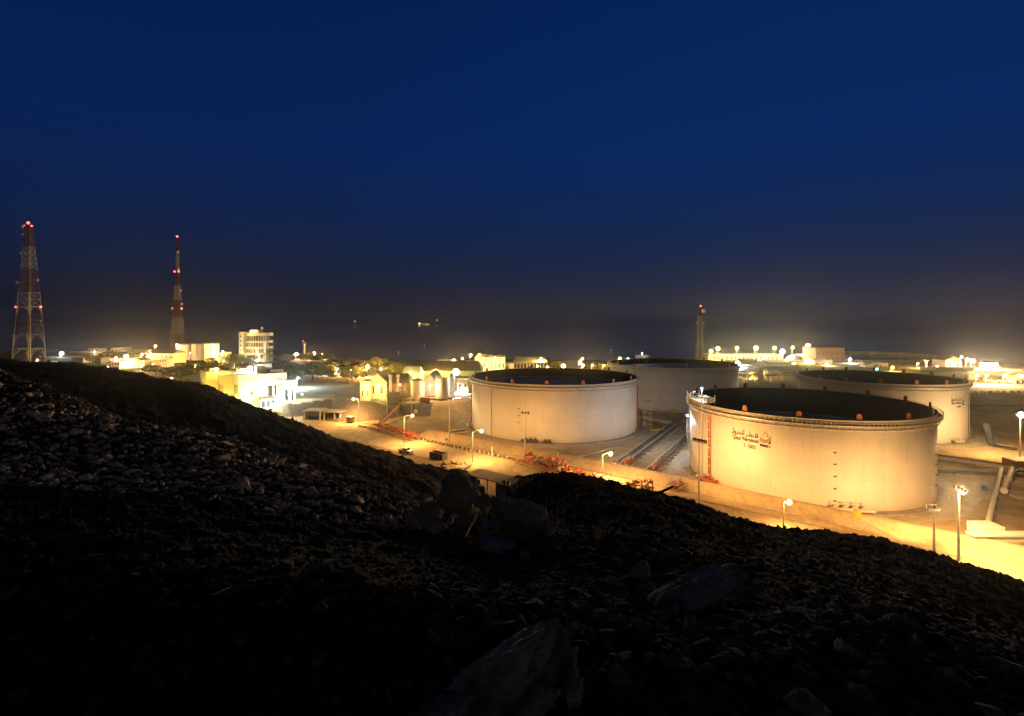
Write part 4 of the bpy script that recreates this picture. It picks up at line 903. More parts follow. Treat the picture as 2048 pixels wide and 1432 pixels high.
# cylindrical tanks on the cliff
def small_tank(label, px0, px1, pyt, pyb, Y, m, group=None, cone=.08):
    k = Y/F; r = (px1-px0)*k/2; x = ((px0+px1)/2-CX)*k; zb = CAMZ-(pyb-HZ)*k; h = (pyb-pyt)*k
    t = thing('cylindrical_tank', label, 'tank', (x, Y, zb), 0, group)
    MB().lathe([(r,-2),(r,h)], 40).build('shell', m, t, True); MB().lathe([(r+.1,h),(r+.1,h+.2),(.01,h+r*cone+.2)], 40).build('roof', m, t)
    b = MB()
    for z in (h+.6, h+1.1): b.lathe([(r,z),(r+.06,z),(r+.06,z+.06)], 32)
    for q in range(20): a = 2*math.pi*q/20; b.bar((r*math.cos(a),r*math.sin(a),h),(r*math.cos(a),r*math.sin(a),h+1.15),.07)
    b.build('railing', m_rail, t)
    b = MB(); a = R_(-70); c, s = math.cos(a), math.sin(a)
    for u in (-.3, .3): b.bar(((r+.2)*c-u*s,(r+.2)*s+u*c,0),((r+.2)*c-u*s,(r+.2)*s+u*c,h+1),.08)
    z = .4
    while z < h: b.bar(((r+.2)*c+.3*s,(r+.2)*s-.3*c,z),((r+.2)*c-.3*s,(r+.2)*s+.3*c,z),.06); z += .6
    b.build('ladder', m_dsteel, t)
    return t
small_tank('leftmost grey cylindrical tank on the cliff top', 353, 379, 690, 715, 425, m_white, 'cliff top tanks')
small_tank('middle grey cylindrical tank on the cliff top', 384, 409, 689, 715, 428, m_white, 'cliff top tanks')
small_tank('rightmost cliff top tank, brightly lit on its right side', 410, 437, 688, 716, 420, m_white, 'cliff top tanks')
lamp('lamp lighting the rightmost cliff top tank', 446, 704, 408, 12, 14000, YEL, .3); lamp('dim lamp between the cliff top tanks', 381, 706, 408, 12, 2500, SOD, .25)
# cliff below them
cb = []
for k_ in range(9):
    pass
# control tower block
Yc = 430; kc = Yc/F; ct = thing('office_tower', 'round fronted office tower with bands of windows and roof gear', 'office tower', ((506-CX)*kc, Yc, CAMZ-(728-HZ)*kc))
zc = lambda py: (728-py)*kc
cx0, cr0 = 3.0, 24*kc
segs = 28; A0, A1 = math.pi*1.0, math.pi*2.0
ci = math.pi
def halfdrum(mb, r, z0, z1): 
    n = 28; pts = [(cx0-3+r*math.cos(math.pi+math.pi*i/n), 8+r*1.0*math.sin(math.pi+math.pi*i/n)*.8) for i in range(n+1)]+[(cx0-3+r, 14), (cx0-3-r, 14)]
    return mb.prism(pts, z0, z1)
fl = [(672,682),(686,694),(698,706),(710,717)]; zprev = -4
for (pt_, pb_) in fl[::-1]:
    halfdrum(MB(), cr0, zprev, zc(pb_)).build('floor_band', m_cream, ct); w_ = halfdrum(MB(), cr0-.5, zc(pb_)+.01, zc(pt_)-.01).build('window_band', m_win, ct)
    for i in range(15):
        a = math.pi+math.pi*(i+.5)/15; MB().bar((cx0-3+(cr0-.3)*math.cos(a), 8+(cr0-.3)*.8*math.sin(a), zc(pb_)+.02), (cx0-3+(cr0-.3)*math.cos(a), 8+(cr0-.3)*.8*math.sin(a), zc(pt_)-.02), .3).build('mullion', m_cream, w_)
    zprev = zc(pt_)
halfdrum(MB(), cr0+.3, zprev, zc(666)).build('parapet', m_cream, ct)
MB().box(-cr0-2.2, 1, -4, -cr0+1.2, 13, zc(664)).build('stair_wing', m_cream, ct)
for py in (675, 684, 693, 702, 711): MB().box(-cr0-1.4, .9, zc(py), -cr0-.3, .97, zc(py)+1.6).build('window', m_win, ct)
MB().box(-4,3,zc(666),3,8,zc(660)).build('plant_room', m_cream, ct)
rgm = MB(); rgm.bar((5.5,4,zc(666)),(5.5,4,zc(657)),.3); rgm.bar((4,4,zc(662)),(8.5,4,zc(662)),.25); rgm.bar((8,4,zc(666)),(5.5,4,zc(660)),.2); rgm.bar((4,4,zc(666)),(4,4,zc(661)),.3); rgm.build('roof_mast', m_dsteel, ct)
ico(MB(), (0,0,0), .6).build('warning_light', bulb((1,.11,.07), 5), ct).location = (5.5, 4, zc(656.5))
ico(MB(), (0,0,0), .55).build('roof_lamp', bulb(WARM, 10), ct).location = (-2, 1.0, zc(664)); light(ct, (-2, -1, zc(660)), 3000, WARM, .3)
lamp('lamp lighting the foot of the round fronted office tower', 515, 721, 400, 8, 9000, WHITE, .4)
lamp('orange lamp on the left of the round fronted office tower', 470, 716, 395, 8, 16000, SOD, .35)
light(ct, (4, -26, 10), 22000, WARM, .5)  # bare light without a fitting, added to brighten the tower front
# promontory right of it: lamps, radar mast, small houses
rm = thing('radar_mast', 'stout pale mast with flared head between two bright lamps on the headland', 'radar mast', at(609, 716, 478))
zz = 26*478/F; MB().tube([(0,0,-2),(0,0,zz),(0,0,zz+1.2)], [.9,.75,2.0], 12).build('column', m_conc, rm); MB().lathe([(2.2,zz+1.2),(2.2,zz+2.4),(.1,zz+3)], 14).build('head', m_tred, rm)
ico(MB(), (0,0,0), .5).build('warning_light', bulb((1,.11,.07), 5), rm).location = (-1, -.5, zz+3.6)
lamp('very bright lamp left of the radar mast', 593, 710, 472, 9, 22000, WARM, 1.5); lamp('bright lamp right of the radar mast', 628, 707, 474, 9, 12000, SOD, 1.1)
lamp('small lamp right of the radar mast foot', 611, 713, 470, 9, 6000, SOD, .6); lamp('small yellow lamp near the right tip of the headland', 645, 708, 474, 9, 5000, YEL, .5)
bld('small white house left of the radar mast', 556, 574, 715, 724, 470, 8, m_white, 'flat', [(3,.3,.7,.4)]); bld('long low lit house below the radar mast', 584, 618, 722, 730, 460, 8, m_cream, 'flat', [(4,.3,.7,.4)])
bld('small hut with pitched roof right of the bright headland lamps', 636, 652, 712, 721, 476, 7, m_yelr, 'long')
# trees-side yard lamps
for px, py, Y, pw, c, r, lb_ in ((663,736,380,5000,WHITE,.6,'white lamp before the trees left of the open yard'),(675,738,372,5000,SOD,.5,'orange lamp before the trees beside the white one'),
    (735,734,360,16000,SOD,1.0,'large orange lamp in front of the big yellow lit tree'),(762,738,360,6000,YEL,.6,'yellow lamp right of the big yellow lit tree'),
    (858,741,330,5000,SOD,.45,'small orange lamp on the long green warehouse'),(942,710,400,6000,SOD,.6,'orange lamp left of the white equipment block'),(925,717,400,5000,YEL,.6,'twin yellow lamp left of the white equipment block'),
    (908,722,380,20000,WARM,1.1,'bright lamp above the long warehouse roof'),(1082,717,400,3500,YEL,.6,'yellow lamp on the pavilion'),(1127,732,345,6000,WARM,1.0,'bright lamp just above the far rim of the tan tank'),
    (1160,725,380,6000,WARM,.9,'bright lamp beyond the tan tank, right of the centre'),(1165,717,400,3500,YEL,.6,'yellow twin lamp above the bright one beyond the tan tank'),(1095,735,345,4500,WARM,.7,'lamp low above the far rim of the tan tank, left one'),
    (1166,731,345,4500,WARM,.7,'lamp low above the far rim of the tan tank, right one'),(1240,717,385,4500,YEL,.7,'yellow lamp over the left rim of the farthest tank'),(1256,717,385,1500,GRN,.5,'green lamp over the left rim of the farthest tank'),
    (1075,732,360,2500,SOD,.4,'small lamp before the pavilion'),(1185,731,370,2500,SOD,.4,'small lamp before the low trees beyond the tan tank'),(1208,731,370,2500,SOD,.4,'small lamp left of the farthest tank rim')):
    lamp(lb_, px, py, Y, max(0, min(gz(px, Y), CAMZ-(py-HZ)/F*Y-3)), pw, c, r)
lamp('unlit thin lamp pole in the beige yard', 702, 740, 320, 5, 0, SOD, .2)
lamp('broad brilliant white lamp left of the tan tank rim', 912, 744, 262, 5, 3000, WARM, 1.3)
lamp('white lamp at the ground of the process area near the tan tank', 914, 786, 268, 5, 2500, (.7,.85,1), .35)
lamp('second white lamp at the ground of the process area near the tan tank', 932, 778, 276, 5, 3500, (.7,.85,1), .4)
for px, py, Y, pw, c in ((757,770,257,2200,YEL),(800,770,259,2000,YEL),(822,745,285,5000,YEL),(862,772,254,1500,WARM),(730,772,256,1500,YEL),(872,741,308,9000,YEL)):
    lamp('added low lamp brightening a facade in the process area, %s' % {757:'before the big gabled shed',800:'by the exhaust stacks',822:'before the tall white block',862:'between the two small tanks',730:'before the small lean-to',872:'before the green warehouse'}[px], px, py, Y, 5, pw, c, .25)  # posts added close to the sheds to wash out their walls
# process area
Z5 = TERR
def pb(label, px0, px1, pyt, Y, **k): return bld(label, px0, px1, pyt, 0, Y, zb=Z5, **k)
pb('big pale gabled shed with dark roof in the process area', 739, 772, 746, 262, depth=14, m=m_cream, roof='gable', wins=[(2,.2,.5,.2)])
bld('dark roofed annex with stacks beside the big gabled shed', 773, 815, 749, 0, 264, 14, m_tred, 'long', [(4,.2,.6,.3)], zb=Z5)
pb('small lean-to at the left end of the process area', 720, 741, 763, 260, depth=8, m=m_cream, roof='flat', wins=[(2,.2,.5,.2)])
pb('tall white block at the left end of the green warehouse', 803, 839, 735, 292, depth=14, m=m_white, roof='long', roofm=m_white)
bld('long pale green warehouse with dark roof', 839, 962, 724, 0, 316, 22, m_green, 'long', [(12,.3,.6,.25)], zb=Z5, roofm=m_roofg)
pb('pale gabled shed between the two small process tanks', 848, 872, 748, 272, depth=22, m=m_cream, roof='gable')
pb('orange lit container block right of the process tanks', 914, 936, 757, 280, depth=10, m=m_yelr, roof='flat', wins=[(2,.3,.6,.3)])
pb('pinkish wall block behind the second process tank', 897, 914, 752, 284, depth=10, m=m_cream, roof='flat')
small_tank('pale process tank with domed roof right of the exhaust stacks', 822, 849, 761, 789, 258, m_cream, cone=.35)
small_tank('pale taller process tank left of the brilliant lamp', 871, 898, 756, 788, 258, m_cream, cone=.1)
for px, lb_ in ((781,'left white exhaust stack before the dark roofed annex'),(796,'right white exhaust stack before the dark roofed annex')):
    s_ = thing('exhaust_stack', lb_, 'exhaust stack', (*G(px, 0, Z5)[:0], (px-CX)/F*254, 254, Z5)); zt = CAMZ-(749-HZ)/F*254-Z5
    MB().tube([(0,0,0),(0,0,zt)], .55, 12).build('flue', m_white, s_); MB().tube([(0,0,zt-1.2),(0,0,zt)], .9, 12).build('silencer', m_white, s_); MB().box(-1.2,-1.2,0,1.2,1.2,3).build('engine_housing', m_pipe, s_)
    MB().tube([(-1.3,-.4,2.2),(1.3,-.4,2.2)], .4, 10).build('manifold', m_red, s_)
pb('dark hut with pitched roof below the process tanks', 774, 802, 784, 251, depth=7, m=m_dsteel, roof='long', door=False)
bx2 = thing('brown_skid', 'brown rectangular skid unit at the terrace edge below the process tanks', 'skid unit', ((840-CX)/F*250, 250, Z5)); MB().box(0,0,.3,4.4,2,2.2).build('body', mat('brown_skid_paint', (.25,.09,.05), .6), bx2); MB().box(-.1,-.1,0,4.5,2.1,.3).build('frame', m_dsteel, bx2)
MB().tube([(-2.5,1,1),(-.1,1,1)], .4, 8).build('pipe', m_pipe, bx2)
# skyline blocks beyond
bld('white equipment block with crowded roof gear beyond the tan tank', 950, 1010, 715, 744, 385, 18, m_cream, 'flat', [(8,.3,.6,.3)])
eq = thing('roof_equipment', 'yellow lit machinery and crane arm on the white equipment block', 'equipment', at(955, 716, 388)); kk = 388/F
for a, b_, h_ in ((0,8,9),(10,18,7),(22,30,6),(32,40,4)): MB().box(a*kk,0,0,b_*kk,4,h_*kk).build('cabinet', m_yelr, eq)
MB().bar((36*kk,1,0),(48*kk,1,8*kk),.5).build('crane_arm', m_yel, eq); MB().bar((20*kk,1,0),(20*kk,1,16*kk),.25).build('mast', m_steel, eq)
lamp('lamp on the front of the white equipment block', 975, 728, 370, 4, 8000, YEL, .3); lamp('left lamp before the white equipment block', 990, 716, 375, 4, 5000, WARM, .6)
pv = bld('pavilion with dark colonnade and hipped roof beyond the tan tank', 1027, 1094, 715, 740, 400, 16, m_cream, 'long', [(10,.25,.85,.55)], roofm=m_pipe)
bld('broken walls of an unfinished block left of the white equipment block', 872, 906, 722, 733, 400, 8, m_cream, 'flat', [(5,.2,.8,.6)])
bld('low flat hut right of the pavilion', 1010, 1028, 728, 742, 390, 8, m_cream, 'flat')
# the white flood-lit building
wb = thing('white_office_building', 'brilliantly lit white two storey office building with tall entrance frame', 'building', (-123.8, 238, 4.0), R_(40))
m_fac = mat('white_facade', (.70,.66,.56), .8, noise=.08, nscale=.2)
MB().box(0,0,-6,20,30,11.8).build('wall', m_fac, wb); MB().box(-.5,-.8,11.8,20.5,30.5,15.2).build('fascia', m_fac, wb)
MB().box(-4,10,-6,-.01,21.9,11.2).build('middle_wing', m_yelr, wb); MB().box(-4.4,9.6,11.2,-.51,21.6,14.4).build('roof', m_yelr, wb)
MB().box(-9,22,-6,-.01,36,11.4).build('side_wing', m_yelr, wb); MB().box(-9.4,21.65,11.4,-.52,36.4,15.4).build('roof', m_yelr, wb)
for a,b_,c_,d_,z0_,z_ in ((9,6,13,10,15.2,18),(14,9,17,12,15.2,17),(3,14,9,19,15.2,16.8),(12,18,19,26,15.2,18.4),(-7,26,-3,30,15.4,16.8),(14,2,20,8,15.2,16.6)): MB().box(a,b_,z0_,c_,d_,z_).build('roof_plant', m_fac, wb)
def side_win(x, y0, y1, z0, z1):
    f_ = MB().box(x-.12,y0,z0,x-.01,y1,z1).build('window', m_frame, wb); MB().box(x-.16,y0+.15,z0+.2,x-.125,y1-.15,z1-.2).build('pane', m_win, f_)
def front_win(y, x0, x1, z0, z1):
    f_ = MB().box(x0,y-.12,z0,x1,y-.01,z1).build('window', m_frame, wb); MB().box(x0+.15,y-.16,z0+.2,x1-.15,y-.125,z1-.2).build('pane', m_win, f_)
for y in (2, 5.4): side_win(0, y, y+2.4, 5.6, 10.4)
for y in (12.5, 17): side_win(-4, y, y+2.4, 5.2, 9.8)
for y in (24, 28.5, 32.5): side_win(-9, y, y+2.2, 5.4, 9.8)
for x in (12.2, 15): front_win(0, x, x+2.2, 4.6, 9.6)
MB().box(4.6,-.1,5.8,6,-.01,7.2).build('wall_sign', m_dsteel, wb)
MB().box(8.4,-2.6,-1,15,-.02,3.4).build('porch', m_fac, wb); MB().box(8.2,-3,3.4,15.2,-.02,4.1).build('porch_beam', m_orange, wb)
for x in (8.9, 11, 13.1): MB().box(x,-2.72,-.2,x+1.6,-2.62,3.0).build('glass_door', m_win, wb)
MB().box(8.1,-3.4,-2,8.6,-2.9,3.4).build('porch_post', m_yelr, wb)
en = MB(); en.box(15.6,-2.4,-1.5,16.2,-1.8,11); en.bar((15.9,-2.1,11),(24,-2.1,8.6),.55); en.box(23.4,-2.4,-1.5,24.1,-1.8,8.6); en.box(21.6,-2.4,-1.5,22.1,-1.8,8.4); en.bar((15.9,-2.1,8),(24,-2.1,8.4),.5); en.build('entrance_frame', m_frame, wb)
MB().box(20.02,4,-6,26,16,10.8).build('annex', m_white, wb); MB().box(20.52,3.6,10.8,26.4,16.4,11.5).build('annex_roof', m_roofg, wb)
front_win(4, 21, 22.6, 1, 6.5); front_win(4, 23.6, 25.2, 1, 6.5)
MB().prism([(-12,-.9),(-3,-7),(24,-7),(30,-3),(30,3.9),(20,-.9)], -4.5, -.1).build('terrace_base', m_pave, wb)
for (x, y, z, pw, c) in ((4,-7,1.4,8000,YEL),(-6,2,3,5000,YEL),(-12,14,4,6000,YEL),(-16,26,5,6000,YEL),(12,-8,2,10000,WHITE),(20,-6,5,7000,WHITE),(28,0,4,5000,WHITE)):  # lamp poles added before the walls to overexpose them
    p = MB().tube([(x,y,-.8),(x,y,z-.2)], .07, 6).build('lamp_pole', m_mast, wb); ico(MB(), (x,y,z), .35).build('lamp_glass', bulb(tuple(c), 16), p); light(p, (x, y+.3, z+.7), pw, c, .3)
for (x, y, z, c, r) in ((-5, 22, 16.6, YEL, .7), (7.5, 12, 17.0, WHITE, 1.1)):
    p = MB().tube([(x,y,13),(x,y,z)], .1, 6).build('lamp_pole', m_mast, wb); ico(MB(), (x,y,z), r).build('lamp_glass', bulb(tuple(c), 18), p); light(p, (x, y-1.3, z+.8), 7000, c, .4)
gb = thing('very_bright_flood_lamp', 'very bright ground flood lamp glaring over the ridge before the white office building', 'lamp', tuple(at(472, 800, 222)))
MB().tube([(0,.5,-9),(0,.5,0)], .12, 6).build('pole', m_mast, gb); ico(MB(), (0,0,.1), 1.1).build('lamp_glass', bulb(YEL, 30), gb); light(gb, (0,1.6,1.6), 22000, YEL, .4); MB().bar((-1,.6,0),(1,.6,0),.3).build('bracket', m_dsteel, gb)
lamp('bluish white lamp washing the paved court behind the white office building', 596, 757, 300, 5, 9000, (.65,.95,1.0), .3)
# conical gravel mound, lit slope
mb = MB(); MX, MY = (722-CX)/F*243, 243
nn_ = 72; rings = [(15,0),(13.5,.8),(9,3.6),(5.2,5.9),(4.2,6.2),(.01,6.35)]
for i in range(nn_):
    a = 2*math.pi*i/nn_
    for (r, z) in rings: q = 1+.05*math.sin(3*a+1)+.02*random.uniform(-1, 1); mb.v.append((MX+r*q*math.cos(a)*1.25, MY+r*q*math.sin(a), z))
L = len(rings)
mb.f = [(i*L+j, ((i+1) % nn_)*L+j, ((i+1) % nn_)*L+j+1, i*L+j+1) for i in range(nn_) for j in range(L-1)]
tag(mb.build('gravel_mound', mat('grey_gravel', (.20,.17,.14), .95, noise=.4, nscale=3, bump=.6, bscale=4)), kind='structure')
# ------------------------------------------------------------ harbour at the right
Q = 'harbour mast lamps'
for px, py, Y, pw, c, r, lb_ in ((1422,702,560,12000,YEL,1.3,'lowest left yellow harbour lamp next to the grey tower'),(1436,697,560,14000,YEL,1.5,'second yellow harbour lamp from the grey tower'),(1474,696,560,12000,YEL,1.3,'third yellow harbour lamp from the grey tower'),
    (1512,696,560,18000,YEL,1.7,'large yellow harbour lamp near the middle of the quay'),(1549,696,560,14000,YEL,1.3,'yellow harbour lamp left of the white one'),(1565,703,540,16000,WHITE,1.8,'large white harbour lamp low on the quay'),
    (1585.5,695,560,10000,YEL,1.1,'small yellow harbour lamp right of the white one'),(1615.6,692,560,22000,YEL,1.9,'largest yellow harbour lamp left of the terracotta block'),
    (1476,727,470,16000,WHITE,1.6,'brilliant white lamp at the right rim of the farthest tank'),(1700,719,480,6000,WHITE,1.0,'white lamp right of the terracotta block'),(1785,735,400,5000,YEL,.8,'yellow lamp over the far rim of the rightmost tank'),
    (1754,738,400,1500,GRN,.5,'green lamp over the far rim of the rightmost tank'),(1836,727,430,4000,SOD,.5,'slim lamp post right of the yellow blocks'),(1874,733,420,4000,SOD,.5,'small lamp before the pale harbour house'),
    (1923,714,430,6000,WARM,.7,'first lamp right of the pale harbour house'),(1934,719,430,8000,WARM,.9,'second lamp right of the pale harbour house'),(1945,722,430,14000,WARM,1.3,'third lamp right of the pale harbour house'),
    (1964,729,420,16000,WARM,1.2,'first of the four brilliant lamps in a row at the right'),(1974,730,420,16000,WARM,1.4,'second of the four brilliant lamps in a row at the right'),(1983,729,420,16000,WARM,1.2,'third of the four brilliant lamps in a row at the right'),(1992,729,420,14000,WARM,1.0,'fourth of the four brilliant lamps in a row at the right'),
    (2040,751,330,7000,YEL,.7,'lamp at the far right edge above the bund road'),(2044,752,345,5000,YEL,.5,'small lamp at the far right edge beside the other one'),
    (1588,728,470,14000,YEL,1.2,'brilliant yellow lamp in the lower middle of the harbour yard'),(1612,722,480,12000,YEL,.9,'yellow lamp before the white block of the harbour'),(1555,745,400,8000,YEL,.5,'yellow lamp over the horizontal vessel'),
    (1530,712,520,8000,WHITE,.8,'white lamp before the quay wall'),(1590,760,385,5000,WHITE,.4,'white lamp over the pale vessel beside the rightmost tank'),(1500,748,400,9000,YEL,.5,'yellow lamp over the left side of the pipe yard'),(1655,728,455,8000,WARM,.4,'low lamp before the terracotta block')):
    lamp(lb_, px, py, Y, (5 if px > 1870 else 0) if CAMZ-(py-HZ)/F*Y > 5 else 0, pw, c, r, Q)
bld('long low white quay building behind the harbour lamps', 1417, 1566, 709, 724, 575, 20, m_cream, 'flat', [(18,.3,.7,.4)])
bld('white shed with curved end left of the terracotta block', 1594, 1632, 709, 726, 560, 16, m_cream, 'long', [(6,.2,.6,.3)], roofm=m_cream)
bld('reddish shed in the harbour yard below the quay building', 1486, 1514, 719, 733, 500, 12, m_oran, 'flat', [(4,.3,.7,.4)])
bld('tall plain terracotta block with rows of small windows', 1631, 1689, 696, 740, 500, 22, m_oran, 'flat', [(6,.72,.78,.2),(6,.48,.54,.35),(6,.26,.32,.35)])
bld('white block with dark markings in front of the terracotta block', 1628, 1665, 720, 741, 470, 10, m_white, 'flat', [(3,.3,.7,.25)])
bld('small yellow block over the far rim of the rightmost tank, left one', 1732, 1747, 730, 748, 440, 8, m_cream, 'flat', [(2,.5,.8,.3)]); bld('larger yellow block over the far rim of the rightmost tank, right one', 1757, 1776, 727, 748, 440, 8, m_cream, 'flat', [(2,.5,.8,.3)])
bld('low cream sheds in a row in the middle of the harbour yard', 1536, 1580, 722, 736, 490, 12, m_cream, 'flat', [(8,.3,.7,.4)])
dm_ = thing('dark_spoil_heap', 'dark rounded heap between the white lamp and the curved shed', 'heap', at(1590, 722, 540)); MB().lathe([(11,-1),(9,2.5),(6,5),(3,6.6),(.01,7.2)], 24).build('heap', m_roofg, dm_, True); MB().lathe([(12.5,-1.2),(11,-.2),(10.4,.2)], 24).build('skirt', m_dsteel, dm_)
sf = thing('scaffolded_unit', 'yellow scaffolded process unit between the two rear tanks', 'process unit', at(1515, 772, 375)); kk = 375/F
b = MB()
for x in np.linspace(0, 21*kk, 5):
    for y in (0, 6): b.bar((x,y,0),(x,y,34*kk),.2)
for z in np.linspace(1, 34*kk, 7):
    for y in (0, 6): b.bar((0,y,z),(21*kk,y,z),.16)
    b.bar((0,0,z),(0,6,z),.16); b.bar((21*kk,0,z),(21*kk,6,z),.16)
for i in range(4): b.bar((i*21*kk/4,0,1),((i+1)*21*kk/4,0,10),.12); b.bar((i*21*kk/4,0,11),((i+1)*21*kk/4,0,1.5),.12)
b.build('scaffold_frame', m_yel, sf); MB().tube([(3.5,3,0),(3.5,3,11)], 2, 14).build('column', m_pipe, sf)
hv = thing('horizontal_vessel', 'long pale horizontal vessel right of the yellow scaffolded unit', 'vessel', at(1540, 752, 400)); MB().tube([(-6,0,2.5),(-5.4,0,2.5),(5.4,0,2.5),(6,0,2.5)], [1.2,2.3,2.3,1.2], 20).build('drum', m_white, hv, True)
for x in (-3.5, 3.5): MB().box(x-.4,-1.8,-4,x+.4,1.8,1.2).build('saddle', m_conc, hv)
small_tank('small pale round vessel beside the left rim of the rightmost tank', 1584, 1594, 757, 769, 380, m_white)
r_ = random.Random(5)
for i, (px0, px1, py, Y, m, lb_) in enumerate(((1480,1515,768,372,m_pipe,'nearest pipe yard rack left of the yellow scaffold'),(1484,1512,756,395,m_yel,'yellow pipe yard rack behind the nearest one'),(1537,1582,768,372,m_dsteel,'dark pipe yard rack right of the yellow scaffold'),(1540,1590,757,398,m_yel,'yellow pipe yard rack below the horizontal vessel'),(1500,1600,742,440,m_pipe,'long pipe rack in the middle of the harbour yard'))):
    a = at(px0, py, Y); k = Y/F; W = (px1-px0)*k; t = thing('pipe_yard_rack', lb_, 'pipe rack', (a.x, Y, 0)); b = MB(); x = 0
    while x <= W: b.bar((x,0,0),(x,0,5.5),.25); b.bar((x,5,0),(x,5,5.5),.25); b.bar((x,0,5),(x,5,5),.22); x += 3.2
    b.bar((0,0,5.2),(W,0,5.2),.25); b.bar((0,5,5.2),(W,5,5.2),.25); b.build('frame', m, t)
    for j in range(5): MB().tube([(-.5,.5+j,5.45),(W+.5,.5+j,5.45)], .3, 6).build('pipe', m_pipe if j % 2 else m_yel, t)
    for j in range(int(W/3)): x = r_.uniform(.5, W-.5); MB().tube([(x,r_.uniform(0,4),0),(x,r_.uniform(0,4),r_.uniform(3,8))], r_.uniform(.2,.6), 8).build('riser', r_.choice([m_pipe,m_yel,m_dsteel,m_white]), t)
tp = thing('tripod_structure', 'dark round framed structure with white lamp right of the terracotta block', 'structure', at(1704, 738, 470))
b = MB()
for a in np.linspace(0, math.pi*2, 14)[:-1]: b.bar((5+4.5*math.cos(a),0,4+4.5*math.sin(a)),(5+4.5*math.cos(a+.483),0,4+4.5*math.sin(a+.483)),.3); b.bar((5,0,4),(5+4.5*math.cos(a),0,4+4.5*math.sin(a)),.14)
b.build('wheel_frame', m_steel, tp); MB().bar((5,0,4),(1,0,-6),.4).build('leg', m_steel, tp); MB().bar((5,0,4),(9,0,-6),.4).build('leg', m_steel, tp)
# breakwater wall curving over the sea
bw = MB(); pts = [(1688,702.5,713,760),(1740,703,713.5,750),(1800,705,715,735),(1850,708.5,717.5,700),(1872,711,721,660),(1886,715,727,610),(1892,719,733,560)]; v = []
for px, pt_, pb_, Y in pts:
    for dy in (0, 9):
        a = at(px, pt_, Y+dy); 
        v += [(a.x, Y+dy, -8), (a.x, Y+dy, CAMZ-(pt_-HZ)/F*Y)]
n = len(pts); bw.add(v, [q for i in range(n-1) for q in ((4*i,4*i+4,4*i+5,4*i+1),(4*i+1,4*i+5,4*i+7,4*i+3),(4*i+3,4*i+7,4*i+6,4*i+2))]+[(0,1,3,2),(4*n-4,4*n-2,4*n-1,4*n-3)])
tag(bw.build('breakwater', mat('breakwater_stone', (.75,.64,.46), .9, noise=.4, nscale=.15)), 'long curving pale breakwater wall standing in the sea at the right', 'breakwater')
bld('pale gabled harbour house at the end of the breakwater', 1891, 1923, 712, 738, 440, 14, m_cream, 'gable', [(2,.2,.45,.25)])
mc = thing('water_column', 'slender white mushroom headed column with thin mast above the rightmost tank', 'column', at(1853, 740, 430)); MB().tube([(0,0,0),(0,0,6.5),(0,0,8.2)], [.7,.7,2.2], 12).build('stem', m_white, mc); MB().tube([(.8,0,8.2),(.8,0,14)], .12, 6).build('mast', m_steel, mc)
wl = thing('terrace_wall', 'long pale lit terrace wall below the pale harbour house', 'wall', at(1842, 745, 410)); MB().box(0,0,-6,42,1,(745-735)*410/F).build('wall', m_cream, wl); MB().box(-.2,-.2,(745-735)*410/F,42.2,1.2,(745-734)*410/F).build('coping', m_white, wl)
wl = thing('terrace_wall', 'stepped overexposed wall under the four brilliant lamps', 'wall', at(1938, 765, 345)); MB().box(0,0,-4,26,1,(765-742)*345/F).build('wall', m_cream, wl); MB().box(26.01,0,-4,55,1,(765-750)*345/F).build('wall', m_cream, wl); MB().box(8,-.8,-2,12,-.01,3.5).build('gate_pier', m_tred, wl)
bld('low shed with pitched roof at the far right above the bund road', 1994, 2026, 753, 771, 330, 10, m_cream, 'long', [(4,.3,.7,.4)])
bld('small block at the right frame edge above the bund road', 2030, 2062, 756, 772, 325, 10, m_cream, 'flat', [(3,.3,.7,.4)])
for px, lb_ in ((1955,'left low lamp lighting the stepped wall at the right'),(1975,'middle low lamp lighting the stepped wall at the right'),(2010,'right low lamp lighting the bund road at the right')): lamp(lb_, px, 752, 318, 5, 9000, WARM, .3)
fn = thing('bund_parapet', 'dotted kerb blocks along the bund road above the dark slope at the right', 'kerb', (214, 284.5, 5.0)); 
for k in range(34): MB().box(k*4, 0, -.3, k*4+2, .5, .8).build('kerb_block', m_yelr, fn)
# ships far out at sea
def ship(label, px, py, Y, L, lights_):
    a = at(px, py, Y); t = thing('ship', label, 'ship', (a.x, Y, SEA)); H = L*.05
    MB().prism([(-L/2,-L*.06),(L*.4,-L*.06),(L/2,0),(L*.4,L*.06),(-L/2,L*.06)], -1, H).build('hull', m_dsteel, t); MB().box(-L*.45,-L*.05,H,-L*.25,L*.05,H*3).build('bridge', m_white, t)
    MB().bar((L*.1,0,H),(L*.1,0,H*3),L*.01).build('mast', m_steel, t)
    for x, z, r, c, s_ in lights_: ico(MB(), (0,0,0), r).build('deck_light', bulb(tuple(c), s_), t).location = (x*L, -L*.07, z)
Ys = 6000
ship('brightest ship on the horizon with a row of yellow lights', 849, 641, Ys, 130, [(-.45,14,8,WARM,5),(-.3,10,4,SOD,2.5),(-.1,9,4.5,YEL,2.5),(.1,9,4,YEL,2.5),(.22,8,4,YEL,3),(.34,10,5,YEL,3.5)])
